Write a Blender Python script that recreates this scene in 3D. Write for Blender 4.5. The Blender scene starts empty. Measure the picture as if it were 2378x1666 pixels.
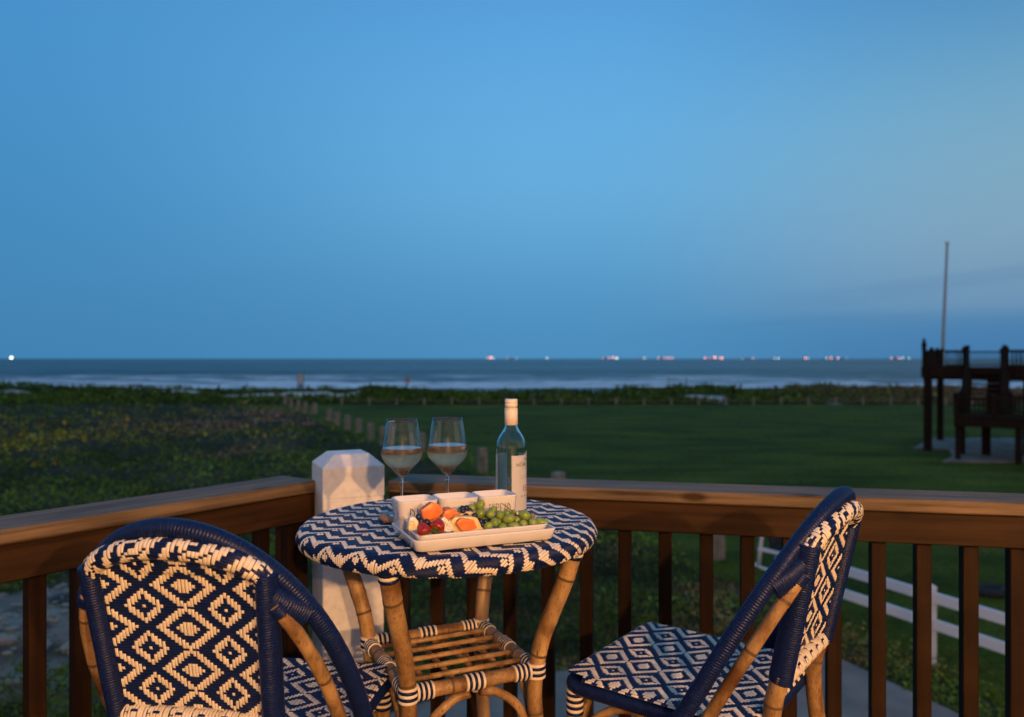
import bpy, bmesh, math, random
import numpy as np
from mathutils import Vector, Matrix
random.seed(7); rng = np.random.default_rng(7)
S = bpy.context.scene
COL = S.collection
R = math.radians

# ------------------------------------------------------------------ camera
cam = bpy.data.objects.new('camera', bpy.data.cameras.new('camera')); COL.objects.link(cam); S.camera = cam
CAMZ = 1.10
cam.location = (0, 0, CAMZ); cam.rotation_euler = (R(90), 0, 0)
cam.data.sensor_width = 36; cam.data.lens = 27; cam.data.clip_start = .05; cam.data.clip_end = 60000
cam.data.dof.use_dof = True; cam.data.dof.focus_distance = 1.48; cam.data.dof.aperture_fstop = 3.3

# ------------------------------------------------------------------ sky
def lin(c):
    return tuple((x/255/12.92 if x/255 <= .04045 else ((x/255+.055)/1.055)**2.4) for x in c)
W = bpy.data.worlds.new('World'); S.world = W; W.use_nodes = True
nt = W.node_tree; nt.nodes.clear(); N = nt.nodes.new; L = nt.links.new
tc = N('ShaderNodeTexCoord'); sep = N('ShaderNodeSeparateXYZ'); L(tc.outputs['Generated'], sep.inputs[0])
def ramp(stops, src):
    r = N('ShaderNodeValToRGB'); r.color_ramp.interpolation = 'B_SPLINE' if len(stops) > 3 else 'EASE'
    e = r.color_ramp.elements
    while len(e) < len(stops): e.new(.5)
    for k, (p, c) in enumerate(stops):
        e[k].position = p; e[k].color = (*(lin(c) if max(c) > 1 else c), 1)
    L(src, r.inputs[0]); return r.outputs[0]
rl = ramp([(0, (66, 130, 178)), (.10, (68, 138, 188)), (.24, (70, 143, 198)), (.42, (72, 147, 206)), (1, (78, 128, 182))], sep.outputs[2])
rc = ramp([(0, (76, 142, 190)), (.05, (80, 146, 194)), (.12, (88, 158, 206)), (.24, (110, 181, 228)), (.42, (86, 164, 226)), (1, (78, 128, 182))], sep.outputs[2])
rr = ramp([(0, (68, 122, 172)), (.04, (76, 130, 176)), (.06, (108, 148, 182)), (.14, (134, 168, 192)), (.26, (122, 174, 200)), (.36, (88, 150, 196)), (.46, (66, 122, 178)), (1, (78, 128, 182))], sep.outputs[2])
def mathn(op, a, b=None, clamp=False):
    m = N('ShaderNodeMath'); m.operation = op; m.use_clamp = clamp
    for i, v in enumerate((a, b)):
        if v is None: continue
        if isinstance(v, (int, float)): m.inputs[i].default_value = v
        else: L(v, m.inputs[i])
    return m.outputs[0]
def mapr(src, a, b, c=0, d=1):
    m = N('ShaderNodeMapRange'); m.interpolation_type = 'SMOOTHSTEP'; L(src, m.inputs[0])
    for i, v in enumerate((a, b, c, d)): m.inputs[i+1].default_value = v
    return m.outputs[0]
def mixc(f, a, b, mode='MIX'):
    m = N('ShaderNodeMix'); m.data_type = 'RGBA'; m.blend_type = mode
    for i, v in ((0, f), (6, a), (7, b)):
        if isinstance(v, (int, float)): m.inputs[i].default_value = v
        elif isinstance(v, tuple): m.inputs[i].default_value = (*v, 1)
        else: L(v, m.inputs[i])
    return m.outputs[2]
c1 = mixc(mapr(sep.outputs[0], -.62, .08), rl, rc)
c2 = mixc(mapr(sep.outputs[0], .08, .60), c1, rr)
# faint thin cloud streaks low on the right
cmb = N('ShaderNodeCombineXYZ'); L(mathn('MULTIPLY', sep.outputs[0], 1.4), cmb.inputs[0]); L(mathn('MULTIPLY', sep.outputs[1], 1.4), cmb.inputs[1])
L(mathn('MULTIPLY', mathn('SUBTRACT', sep.outputs[2], mathn('MULTIPLY', sep.outputs[0], .09)), 34), cmb.inputs[2])
nz = N('ShaderNodeTexNoise'); nz.inputs['Scale'].default_value = 1; nz.inputs['Detail'].default_value = 3; L(cmb.outputs[0], nz.inputs[0])
streak = mathn('MULTIPLY', mapr(nz.outputs[0], .55, .72), mathn('MULTIPLY', mapr(sep.outputs[0], .1, .45), mapr(sep.outputs[2], .05, .20, 1, 0)))
rw = ramp([(0, (235, 165, 120)), (.06, (232, 180, 140)), (.16, (215, 188, 168)), (.32, (170, 180, 198)), (1, (78, 128, 182))], sep.outputs[2])
c2 = mixc(mapr(sep.outputs[1], -.45, .25), rw, c2)
c3 = mixc(mathn('MULTIPLY', streak, .22), c2, lin((70, 118, 165)))
sky = N('ShaderNodeTexSky'); sky.sky_type = 'NISHITA'; sky.sun_disc = False
sky.sun_elevation = R(-1.5); sky.sun_rotation = R(200); sky.ozone_density = 3
sk = mixc(1.0, sky.outputs[0], (.35, .35, .35), 'MULTIPLY')
c4 = mixc(.08, c3, sk)
bg = N('ShaderNodeBackground'); L(c4, bg.inputs[0]); bg.inputs[1].default_value = 1.05
out = N('ShaderNodeOutputWorld'); L(bg.outputs[0], out.inputs[0])

S.view_settings.view_transform = 'Standard'; S.view_settings.look = 'None'
S.view_settings.exposure = 0; S.view_settings.gamma = 1; S.view_settings.use_curve_mapping = False
S.render.engine = 'CYCLES'
S.cycles.max_bounces = 16; S.cycles.transmission_bounces = 16; S.cycles.transparent_max_bounces = 16
S.cycles.use_denoising = True; S.cycles.sample_clamp_indirect = 1.6; S.cycles.sample_clamp_direct = 5
S.cycles.caustics_reflective = False; S.cycles.caustics_refractive = True

LAMP_POS = [(.75, -2.42, 1.95), (2.15, -2.42, 1.95)]
LAMP_W = [730, 940]
LAMP_COL = (1.0, .50, .19)

# ------------------------------------------------------------------ materials
MATS = {}
def mat(name, color=(.5, .5, .5), rough=.5, build=None, **kw):
    if name in MATS: return MATS[name]
    m = bpy.data.materials.new(name); m.use_nodes = True; t = m.node_tree
    b = t.nodes['Principled BSDF']; b.inputs['Base Color'].default_value = (*color, 1); b.inputs['Roughness'].default_value = rough
    for k, v in kw.items(): b.inputs[k.replace('_', ' ')].default_value = v
    if build: build(t, b)
    MATS[name] = m; return m
def nd(t, kind, **kw):
    n = t.nodes.new('ShaderNode'+kind)
    for k, v in kw.items():
        if k in n.inputs: n.inputs[k].default_value = v
        else: setattr(n, k, v)
    return n
def coords(t, scale, space='Object', rot=(0, 0, 0)):
    c = nd(t, 'TexCoord'); m = nd(t, 'Mapping'); m.inputs['Scale'].default_value = scale; m.inputs['Rotation'].default_value = rot
    t.links.new(c.outputs[space], m.inputs[0]); return m.outputs[0]
def noise(t, vec, scale=1, detail=4, rough=.55):
    n = nd(t, 'TexNoise'); n.inputs['Scale'].default_value = scale; n.inputs['Detail'].default_value = detail; n.inputs['Roughness'].default_value = rough
    t.links.new(vec, n.inputs[0]); return n.outputs[0]
def cramp(t, src, stops):
    r = nd(t, 'ValToRGB'); e = r.color_ramp.elements
    while len(e) < len(stops): e.new(.5)
    for k, (p, c) in enumerate(stops): e[k].position = p; e[k].color = (*c, 1)
    t.links.new(src, r.inputs[0]); return r.outputs[0]
def mul(t, a, b, f=1.0, mode='MULTIPLY'):
    m = t.nodes.new('ShaderNodeMix'); m.data_type = 'RGBA'; m.blend_type = mode
    for i, v in ((0, f), (6, a), (7, b)):
        if isinstance(v, (int, float)): m.inputs[i].default_value = v
        elif isinstance(v, tuple): m.inputs[i].default_value = (*v, 1)
        else: t.links.new(v, m.inputs[i])
    return m.outputs[2]
def bump(t, b, src, strength=.3, dist=.002):
    n = nd(t, 'Bump'); n.inputs['Strength'].default_value = strength; n.inputs['Distance'].default_value = dist
    t.links.new(src, n.inputs['Height']); t.links.new(n.outputs[0], b.inputs['Normal'])

def wood(dark, light, sc=(2, 38, 38), rough=.6, knots=True, weather=None):
    def f(t, b):
        oi = nd(t, 'ObjectInfo')
        c = nd(t, 'TexCoord'); add = nd(t, 'VectorMath'); add.operation = 'ADD'
        comb = nd(t, 'CombineXYZ'); mm = nd(t, 'Math'); mm.operation = 'MULTIPLY'; mm.inputs[1].default_value = 37; t.links.new(oi.outputs['Random'], mm.inputs[0])
        t.links.new(mm.outputs[0], comb.inputs[0]); t.links.new(mm.outputs[0], comb.inputs[2])
        t.links.new(c.outputs['Object'], add.inputs[0]); t.links.new(comb.outputs[0], add.inputs[1])
        mp = nd(t, 'Mapping'); mp.inputs['Scale'].default_value = sc; t.links.new(add.outputs[0], mp.inputs[0])
        n = noise(t, mp.outputs[0], 1, 5, .6)
        col = cramp(t, n, [(.3, dark), (.7, light)])
        mp2 = nd(t, 'Mapping'); mp2.inputs['Scale'].default_value = (3, 9, 9); t.links.new(add.outputs[0], mp2.inputs[0])
        n2 = noise(t, mp2.outputs[0], 1, 3)
        col = mul(t, col, cramp(t, n2, [(.35, (.7, .68, .66)), (.65, (1.15, 1.1, 1.05))]))
        if knots:
            v = nd(t, 'TexVoronoi'); v.inputs['Scale'].default_value = 1; mp3 = nd(t, 'Mapping'); mp3.inputs['Scale'].default_value = (3.2, 9, 9)
            t.links.new(add.outputs[0], mp3.inputs[0]); t.links.new(mp3.outputs[0], v.inputs[0])
            col = mul(t, col, cramp(t, v.outputs['Distance'], [(.07, (.30, .22, .16)), (.15, (1, 1, 1))]))
        t.links.new(col, b.inputs['Base Color'])
        bump(t, b, n, .35, .0015)
    return f
M_navy = mat('navy_strand', (.010, .022, .10), .36, Specular_IOR_Level=.2, build= lambda t, b: t.links.new(mul(t, (.0035, .012, .068), cramp(t, noise(t, coords(t, (90, 90, 90))), [(.3, (.75, .75, .8)), (.7, (1.3, 1.2, 1.15))])), b.inputs['Base Color']))
M_cream = mat('cream_strand', (.76, .66, .50), .42, lambda t, b: t.links.new(cramp(t, noise(t, coords(t, (60, 60, 60))), [(.3, (.66, .56, .42)), (.7, (.82, .73, .58))]), b.inputs['Base Color']))
def rattan_f(t, b):
    n = noise(t, coords(t, (25, 25, 9)), 1, 5)
    col = cramp(t, n, [(.3, (.23, .13, .05)), (.52, (.38, .235, .10)), (.75, (.52, .35, .17))])
    sp = noise(t, coords(t, (240, 240, 90)), 1, 4, .7)
    col = mul(t, col, cramp(t, sp, [(.34, (.28, .20, .14)), (.42, (1, 1, 1))]))
    big = noise(t, coords(t, (14, 14, 8)), 1, 5, .65)
    col = mul(t, col, cramp(t, big, [(.36, (.36, .27, .20)), (.56, (1, 1, 1)), (.72, (1.2, 1.15, 1.0))]))
    t.links.new(col, b.inputs['Base Color']); bump(t, b, n, .3, .001)
M_rattan = mat('rattan_cane', (.45, .27, .11), .45, rattan_f, Specular_IOR_Level=.35)
M_node = mat('cane_node', (.10, .055, .025), .6)
M_rattan_old = mat('weathered_cane', (.25, .18, .12), .5, lambda t, b: t.links.new(cramp(t, noise(t, coords(t, (30, 30, 9)), 1, 5), [(.3, (.16, .09, .05)), (.7, (.42, .29, .17))]), b.inputs['Base Color']))
M_cap = mat('cap_board_wood', build=wood((.062, .042, .022), (.235, .168, .100), (2.5, 60, 60), .55), rough=.6, Specular_IOR_Level=.2)
M_board = mat('stained_board', build=wood((.020, .0100, .0038), (.052, .0265, .0105), (2, 45, 45), .5), rough=.5, Specular_IOR_Level=.12)
M_bal = mat('baluster_wood', build=wood((.0125, .0060, .0024), (.032, .0155, .0062), (45, 45, 2), .55, knots=False), rough=.55, Specular_IOR_Level=.12)
def paint_f(t, b):
    n = noise(t, coords(t, (60, 60, 60)), 1, 4); g = noise(t, coords(t, (7, 7, 3)), 1, 4)
    col = mul(t, cramp(t, n, [(.3, (.66, .65, .64)), (.6, (.78, .77, .75))]), cramp(t, g, [(.35, (.93, .92, .90)), (.55, (1, 1, 1))]))
    t.links.new(col, b.inputs['Base Color']); bump(t, b, n, .3, .001)
M_paint = mat('white_post_paint', (.78, .77, .75), .6, paint_f)
M_vinyl = mat('white_vinyl', (.75, .75, .77), .35)
M_ceramic = mat('glazed_ceramic', (.72, .70, .69), .10, Coat_Weight=.5, Coat_Roughness=.05)
M_ink = mat('black_ink', (.02, .02, .025), .5)
M_glass = mat('clear_glass', (1, 1, 1), 0.0, Transmission_Weight=1.0, IOR=1.5)
M_bglass = mat('bottle_glass', (.80, .93, .90), 0.0, Transmission_Weight=1.0, IOR=1.5)
M_wine = mat('pale_rose_wine', (1.0, .62, .33), 0.0, Transmission_Weight=.70, IOR=1.34)
M_cap_metal = mat('cream_screw_cap', (.80, .70, .58), .4)
M_label = mat('label_paper', (.80, .77, .73), .6)
def trans(t, b):
    d_ = nd(t, 'BsdfTranslucent'); d_.inputs[0].default_value = (.75, .73, .68, 1); mx = nd(t, 'MixShader'); mx.inputs[0].default_value = .35
    t.links.new(b.outputs[0], mx.inputs[1]); t.links.new(d_.outputs[0], mx.inputs[2]); t.links.new(mx.outputs[0], t.nodes['Material Output'].inputs[0])
MATS.pop('label_paper'); M_label = mat('label_paper', (.80, .77, .73), .6, trans)
M_red_ink = mat('crimson_ink', (.35, .01, .06), .5)
M_grey_ink = mat('slate_ink', (.15, .20, .30), .6)
M_cork = mat('coaster_wood', (.42, .20, .10), .6)
M_darkwood = mat('dark_deck_timber', build=wood((.013, .008, .0055), (.032, .020, .013), (20, 20, 2), .8, knots=False), rough=.8, Specular_IOR_Level=.12)
M_postwood = mat('weathered_post', build=wood((.15, .13, .10), (.38, .34, .26), (14, 14, 2), .85, knots=False), rough=.85)
M_rope = mat('rope_fibre', (.22, .15, .08), .9)
M_dark = mat('dark_cushion', (.012, .014, .018), .8)
M_conc = mat('concrete', (.28, .29, .29), .85, lambda t, b: t.links.new(mul(t, cramp(t, noise(t, coords(t, (1.3, 1.3, 1.3)), 1, 6), [(.35, (.15, .125, .10)), (.65, (.27, .225, .185))]), cramp(t, noise(t, coords(t, (.9, .9, .9), rot=(0, 0, 1)), 1, 3), [(.6, (1, 1, 1)), (.72, (1.0, .72, .5))])), b.inputs['Base Color']))
M_siding = mat('house_siding', (.55, .53, .48), .7)
M_grape = mat('grape_skin', (.30, .42, .07), .28, lambda t, b: t.links.new(cramp(t, noise(t, coords(t, (60, 60, 60)), 1, 3), [(.3, (.13, .22, .025)), (.6, (.24, .32, .05)), (.75, (.32, .28, .08))]), b.inputs['Base Color']), Subsurface_Weight=.35, Subsurface_Radius=(.006, .008, .002), Subsurface_Scale=.6)
M_stem = mat('grape_stem', (.10, .07, .02), .7)
M_blue = mat('blueberry_skin', (.012, .014, .045), .35)
M_melon = mat('cantaloupe_flesh', (.80, .27, .06), .35, lambda t, b: (t.links.new(cramp(t, noise(t, coords(t, (70, 70, 70)), 1, 4), [(.3, (.64, .15, .028)), (.7, (.78, .25, .06))]), b.inputs['Base Color']), bump(t, b, noise(t, coords(t, (260, 260, 260)), 1, 3), .3, .001)), Subsurface_Weight=.3, Subsurface_Radius=(.01, .004, .002), Subsurface_Scale=.6)
M_pale = mat('pale_melon_flesh', (.75, .58, .26), .4, lambda t, b: t.links.new(cramp(t, noise(t, coords(t, (70, 70, 70)), 1, 4), [(.3, (.66, .45, .15)), (.7, (.80, .68, .38))]), b.inputs['Base Color']), Subsurface_Weight=.3, Subsurface_Radius=(.008, .006, .003), Subsurface_Scale=.6)
M_white_fr = mat('white_fruit_flesh', (.80, .74, .64), .45, Subsurface_Weight=.3, Subsurface_Radius=(.008, .006, .004), Subsurface_Scale=.6)
M_straw = mat('strawberry_skin', (.26, .005, .005), .32)
M_seed = mat('seed_yellow', (.5, .33, .08), .5)
M_black = mat('black_seed', (.01, .01, .01), .5)
M_hull = mat('strawberry_hull', (.07, .10, .02), .6)

# ------------------------------------------------------------------ mesh helpers
class MB:
    def __init__(s): s.v = []; s.f = []; s.m = []
    def add(s, vs, fs, mi=0):
        o = len(s.v); s.v += [tuple(x) for x in vs]; s.f += [tuple(i+o for i in f) for f in fs]; s.m += [mi]*len(fs); return s
    def box(s, c, d, M=None, mi=0, bev=0.0):
        x, y, z = d[0]/2, d[1]/2, d[2]/2
        if bev:
            b = bev; pts = []
            for sz, e in ((-1, b), (-1, 0), (1, 0), (1, b)):
                zz = sz*(z-(0 if e else b))
                for (px, py) in ((-x+e+b, -y+e), (x-e-b, -y+e), (x-e, -y+e+b), (x-e, y-e-b), (x-e-b, y-e), (-x+e+b, y-e), (-x+e, y-e-b), (-x+e, -y+e+b)):
                    pts.append((px, py, zz))
            fs = [tuple(range(7, -1, -1)), tuple(range(24, 32))]
            for k in range(3):
                for i in range(8):
                    j = (i+1) % 8; fs.append((k*8+i, k*8+j, k*8+8+j, k*8+8+i))
        else:
            pts = [(a*x, b_*y, g*z) for g in (-1, 1) for b_ in (-1, 1) for a in (-1, 1)]
            fs = [(0, 2, 3, 1), (4, 5, 7, 6), (0, 1, 5, 4), (2, 6, 7, 3), (0, 4, 6, 2), (1, 3, 7, 5)]
        T = Matrix.Translation(c) @ (M.to_4x4() if M else Matrix.Identity(4))
        return s.add([T @ Vector(p) for p in pts], fs, mi)
    def tube(s, P, rad, seg=12, mi=0, caps=True, ry=1.0, up=(0, 0, 1)):
        P = [Vector(p) for p in P]; n = len(P); vs = []; fs = []
        T = [(P[min(i+1, n-1)]-P[max(i-1, 0)]).normalized() for i in range(n)]
        u = Vector(up)
        if abs(u.dot(T[0])) > .95: u = Vector((1, 0, 0))
        a = (u-T[0]*u.dot(T[0])).normalized()
        for i in range(n):
            a = (a-T[i]*a.dot(T[i])).normalized(); b = T[i].cross(a); r = rad[i] if hasattr(rad, '__len__') else rad
            for k in range(seg):
                q = 2*math.pi*k/seg; vs.append(P[i]+a*(math.cos(q)*r*ry)+b*(math.sin(q)*r))
        for i in range(n-1):
            for k in range(seg):
                k2 = (k+1) % seg; fs.append((i*seg+k, i*seg+k2, (i+1)*seg+k2, (i+1)*seg+k))
        if caps: fs.append(tuple(range(seg-1, -1, -1))); fs.append(tuple((n-1)*seg+k for k in range(seg)))
        return s.add(vs, fs, mi)
    def wrapped(s, P, r, pitch=.005, amp=.0011, seg=14, ry=1.0, mi=0, up=(0, 0, 1), colors=None):
        Q = resample(P, pitch); pts = []; rad = []; n = len(Q)-1
        if colors is None:
            for i in range(n):
                for ph, o in ((0.02, -1), (.2, .1), (.5, .4), (.8, .1)):
                    pts.append(Q[i].lerp(Q[i+1], ph)); rad.append(r*1.0+o*amp*random.uniform(.7, 1.3))
            return s.tube(pts, rad, seg, mi, ry=ry, up=up)
        for i in range(n):
            seg_p = [Q[i].lerp(Q[i+1], ph) for ph in (.0, .03, .25, .75, .97, 1.0)]
            s.tube(seg_p, [r-amp*1.5, r-amp*.4, r+amp, r+amp, r-amp*.4, r-amp*1.5], seg, colors[i % len(colors)], ry=ry, up=up)
        return s
    def lathe(s, prof, seg=32, M=None, mi=0, closed=False):
        vs = []; fs = []; n = len(prof)
        for (r, z) in prof:
            for k in range(seg):
                q = 2*math.pi*k/seg; p = Vector((r*math.cos(q), r*math.sin(q), z)); vs.append(M @ p if M else p)
        for i in range(n if closed else n-1):
            j = (i+1) % n
            for k in range(seg):
                k2 = (k+1) % seg; fs.append((i*seg+k, i*seg+k2, j*seg+k2, j*seg+k))
        return s.add(vs, fs, mi)
    def cane(s, P, rad, seg=14, every=.17, off=.06):
        Q = resample(P, .006); n = len(Q); r = [(rad if not hasattr(rad, '__len__') else float(np.interp(i/(n-1), np.linspace(0, 1, len(rad)), rad))) for i in range(n)]
        k = max(2, int(off/.006)); rings = []
        while k < n-2: rings.append(k); r[k] *= 1.05; r[k+1] *= 1.035; k += max(6, int(every/.006*random.uniform(.7, 1.3)))
        s.tube(Q, r, seg)
        for k in rings:
            for q in range(seg): s.m[len(s.m)-(n-1)*seg-2+k*seg+q] = 1
        return s
    def build(s, name, mats, parent=None, smooth=True, loc=None):
        me = bpy.data.meshes.new(name)
        me.from_pydata(s.v, [], s.f)
        for m in (mats if isinstance(mats, (list, tuple)) else [mats]): me.materials.append(m)
        if any(s.m): me.polygons.foreach_set('material_index', s.m)
        if smooth: me.polygons.foreach_set('use_smooth', [True]*len(s.f))
        me.update()
        return link(name, me, parent, loc)
def link(name, me, parent=None, loc=None):
    o = bpy.data.objects.new(name, me); COL.objects.link(o)
    if parent: o.parent = parent
    if loc: o.location = loc
    return o
def resample(P, step):
    P = [Vector(p) for p in P]; d = [0]
    for a, b in zip(P, P[1:]): d.append(d[-1]+(b-a).length)
    n = max(1, round(d[-1]/step)); out = []; k = 0
    for i in range(n+1):
        t = d[-1]*i/n
        while k < len(P)-2 and d[k+1] < t: k += 1
        out.append(P[k].lerp(P[k+1], (t-d[k])/max(1e-9, d[k+1]-d[k])))
    return out
def spline(pts, n=40):
    pts = [Vector(p) for p in pts]; q = [pts[0]*2-pts[1]]+pts+[pts[-1]*2-pts[-2]]; out = []
    m = len(pts)-1
    for i in range(n+1):
        t = i/n*m; k = min(int(t), m-1); t -= k; a, b, c, d = q[k:k+4]
        out.append(.5*((2*b)+(c-a)*t+(2*a-5*b+4*c-d)*t*t+(3*b-a-3*c+d)*t**3))
    return out
def tag(o, label=None, cat=None, group=None, kind=None):
    if label: o['label'] = label
    if cat: o['category'] = cat
    if group: o['group'] = group
    if kind: o['kind'] = kind
    return o
def thing(name, label, cat, loc=(0, 0, 0), rz=0, group=None):
    o = bpy.data.objects.new(name, None); COL.objects.link(o); o.location = loc; o.rotation_euler = (0, 0, rz); o.empty_display_size = .1
    return tag(o, label, cat, group)
def copy_tree(o, parent=None, kids=None):
    c = o.copy(); COL.objects.link(c); c.parent = parent
    for ch in [x for x in o.children]: copy_tree(ch, c)
    return c
def bevel(o, w, seg=2):
    m = o.modifiers.new('bevel', 'BEVEL'); m.width = w; m.segments = seg; m.limit_method = 'ANGLE'; return o
# value noise
def vnoise(x, y, seed=0):
    xi = np.floor(x).astype(np.int64); yi = np.floor(y).astype(np.int64); fx = x-xi; fy = y-yi
    fx = fx*fx*(3-2*fx); fy = fy*fy*(3-2*fy)
    def h(a, b):
        n = (a*374761393+b*668265263+seed*1442695041) & 0xffffffff; n = ((n ^ (n >> 13))*1274126177) & 0xffffffff; return ((n ^ (n >> 16)) & 0xffff)/65535.
    return (h(xi, yi)*(1-fx)+h(xi+1, yi)*fx)*(1-fy)+(h(xi, yi+1)*(1-fx)+h(xi+1, yi+1)*fx)*fy
def fbm(x, y, o=4, seed=0):
    x = np.asarray(x, float); y = np.asarray(y, float)
    r = 0; a = .5
    for k in range(o): r = r+a*vnoise(x*2**k+k*17.3, y*2**k-k*9.1, seed+k); a *= .5
    return r/(1-.5**o)
FPX = 1784.; PX0, PY0 = 1189., 834.
def ray(px, py, d): return Vector(((px-PX0)*d/FPX, d, CAMZ-(py-PY0)*d/FPX))   # measured points turned into metres
GZ = -2.5

# ------------------------------------------------------------------ ground, lawn, sea
def np_mesh(name, V, F, mats, attr=None, smooth=False, parent=None):
    me = bpy.data.meshes.new(name); V = np.asarray(V, np.float32); F = np.asarray(F, np.int32)
    me.vertices.add(len(V)); me.vertices.foreach_set('co', V.ravel())
    k = F.shape[1]; me.loops.add(F.size); me.loops.foreach_set('vertex_index', F.ravel())
    me.polygons.add(len(F)); me.polygons.foreach_set('loop_start', np.arange(len(F), dtype=np.int32)*k)
    if smooth: me.polygons.foreach_set('use_smooth', np.ones(len(F), bool))
    if attr is not None:
        a = me.color_attributes.new('tint', 'FLOAT_COLOR', 'POINT'); a.data.foreach_set('color', np.c_[attr, np.ones(len(attr))].astype(np.float32).ravel())
    for m in (mats if isinstance(mats, (list, tuple)) else [mats]): me.materials.append(m)
    me.update(); me.validate(); return link(name, me, parent)
def grid(xs, ys, zf):
    X, Y = np.meshgrid(xs, ys); Z = zf(X, Y); n, m = X.shape
    V = np.c_[X.ravel(), Y.ravel(), Z.ravel()]
    i = (np.arange(n-1)[:, None]*m+np.arange(m-1)[None]).ravel(); F = np.c_[i, i+1, i+m+1, i+m]; return V, F
def ground_f(t, b):
    v = coords(t, (1, 1, 1)); n = noise(t, v, .35, 6, .65); n2 = noise(t, v, 5, 4, .7)
    c = cramp(t, n, [(.35, (.030, .036, .010)), (.5, (.045, .042, .018)), (.62, (.09, .065, .038))])  # soil tones kept dark: shade of the gaps between plants put into the colour
    c = mul(t, c, cramp(t, n2, [(.3, (.55, .55, .5)), (.7, (1.4, 1.4, 1.3))])); t.links.new(c, b.inputs['Base Color']); bump(t, b, n2, 1, .1)
M_ground = mat('field_soil', (.04, .04, .02), .95, ground_f, Specular_IOR_Level=.1)
tag(MB().box((0, -20, GZ-.25), (900, 166, .5)).build('ground', M_ground, smooth=False), kind='structure')
def lawn_f(t, b):
    v = coords(t, (1, 1, 1)); n = noise(t, v, .12, 4, .6); n2 = noise(t, v, 9, 3, .8); n3 = noise(t, coords(t, (.5, 1.6, 1)), .5, 4)
    c = cramp(t, n, [(.35, (.060, .085, .008)), (.6, (.085, .11, .010))])
    c = mul(t, c, cramp(t, n3, [(.35, (.5, .6, .55)), (.65, (1.35, 1.25, 1.15))]))
    c = mul(t, c, cramp(t, n2, [(.35, (.7, .7, .7)), (.65, (1.25, 1.25, 1.2))])); t.links.new(c, b.inputs['Base Color']); bump(t, b, n2, 1, .05)
M_lawn = mat('mown_grass', (.03, .07, .015), .95, lawn_f, Specular_IOR_Level=.1)
lw = [(-22.5, 59), (-17.5, 60), (160, 60), (160, -12), (14, -12), (5.6, 6.5), (3.9, 11.3), (2.7, 14.5), (-1.4, 24.5), (-5.8, 32.5), (-9.0, 39), (-13.5, 49)]
tag(MB().add([(x, y, GZ+.004) for x, y in lw], [tuple(range(len(lw)))[::-1]]).build('lawn', M_lawn, smooth=False), kind='structure')
EDGE = [(14, -12), (5.6, 6.5), (3.9, 11.3), (2.7, 14.5), (-1.4, 24.5), (-5.8, 32.5), (-9.0, 39), (-13.5, 49), (-22.5, 62)]
def edge_x(y):
    e = sorted(EDGE, key=lambda p: p[1]); return np.interp(y, [p[1] for p in e], [p[0] for p in e])
# concrete
slab = [(-1.7, 7.3), (-.9, 7.95), (.4, 8.7), (3.1, 9.3), (3.72, 9.5), (4.42, 7.8), (5.6, 4.9), (5.6, -8), (-1.7, -8)]
tag(MB().add([(x, y, GZ+.05) for x, y in slab]+[(x, y, GZ-.1) for x, y in slab], [tuple(range(len(slab)))[::-1]]+[(i, (i+1) % len(slab), len(slab)+(i+1) % len(slab), len(slab)+i) for i in range(len(slab))]).build('concrete_slab', M_conc, smooth=False), kind='structure')

# dunes
def dune_h(X, Y):
    prof = np.interp(Y, [60, 63, 70, 76, 84, 92, 104, 116, 150], [0, .02, .08, .14, -.15, -.6, -1.1, -1.6, -2.2])
    n = (fbm(X/6.5+3, Y/26, 4, 5)-.47)*1.25; n2 = fbm(X/2.6, Y/2.6, 3, 9)-.5
    rise = np.interp(X, [-70, -30, -18, -10, 0, 30, 60], [.15, .10, -.15, .05, .1, .25, .3])
    w = np.clip((Y-60)/8, 0, 1)*np.clip((112-Y)/10, 0, 1)
    return GZ+prof+(n*1.25+n2*.4+rise*.7-.08)*w
def sandy(X, Y):
    s = np.full_like(X, -1.0)
    for cx, cy, rx, ry in ((-21, 76, 5.5, 6), (-35, 84, 5, 5), (-39, 82, 3, 3), (-17.5, 70, 3, 2.5), (17.3, 67, 1.6, 5), (3, 88, 10, 7), (15, 90, 4, 5), (-3, 84, 5, 3), (-27, 72, 3, 3), (9, 80, 4, 2.5), (-47, 76, 3, 2)):
        s = np.maximum(s, 1-((X-cx)/rx)**2-((Y-cy)/ry)**2)
    return s+(fbm(X/2, Y/2, 3, 31)-.5)*2.6
V, F = grid(np.arange(-140, 140, .8), np.arange(60, 150, .8), dune_h)
sm = np.clip((sandy(V[:, 0], V[:, 1])+.35)*4, 0, 1); sm = np.maximum(sm, np.clip((V[:, 1]-101)/3, 0, 1))[:, None]
M_tint = mat('dune_surface', (.3, .3, .3), .95, lambda t, b: t.links.new(mul(t, nd(t, 'VertexColor', layer_name='tint').outputs[0], cramp(t, noise(t, coords(t, (1.2, 1.2, 1.2)), 1, 5), [(.3, (.75, .75, .75)), (.7, (1.2, 1.2, 1.2))])), b.inputs['Base Color']), Specular_IOR_Level=.1)
tag(np_mesh('dune', V, F, M_tint, sm*np.array([.64, .54, .44])+(1-sm)*np.array([.05, .06, .016]), True), kind='structure')

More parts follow.
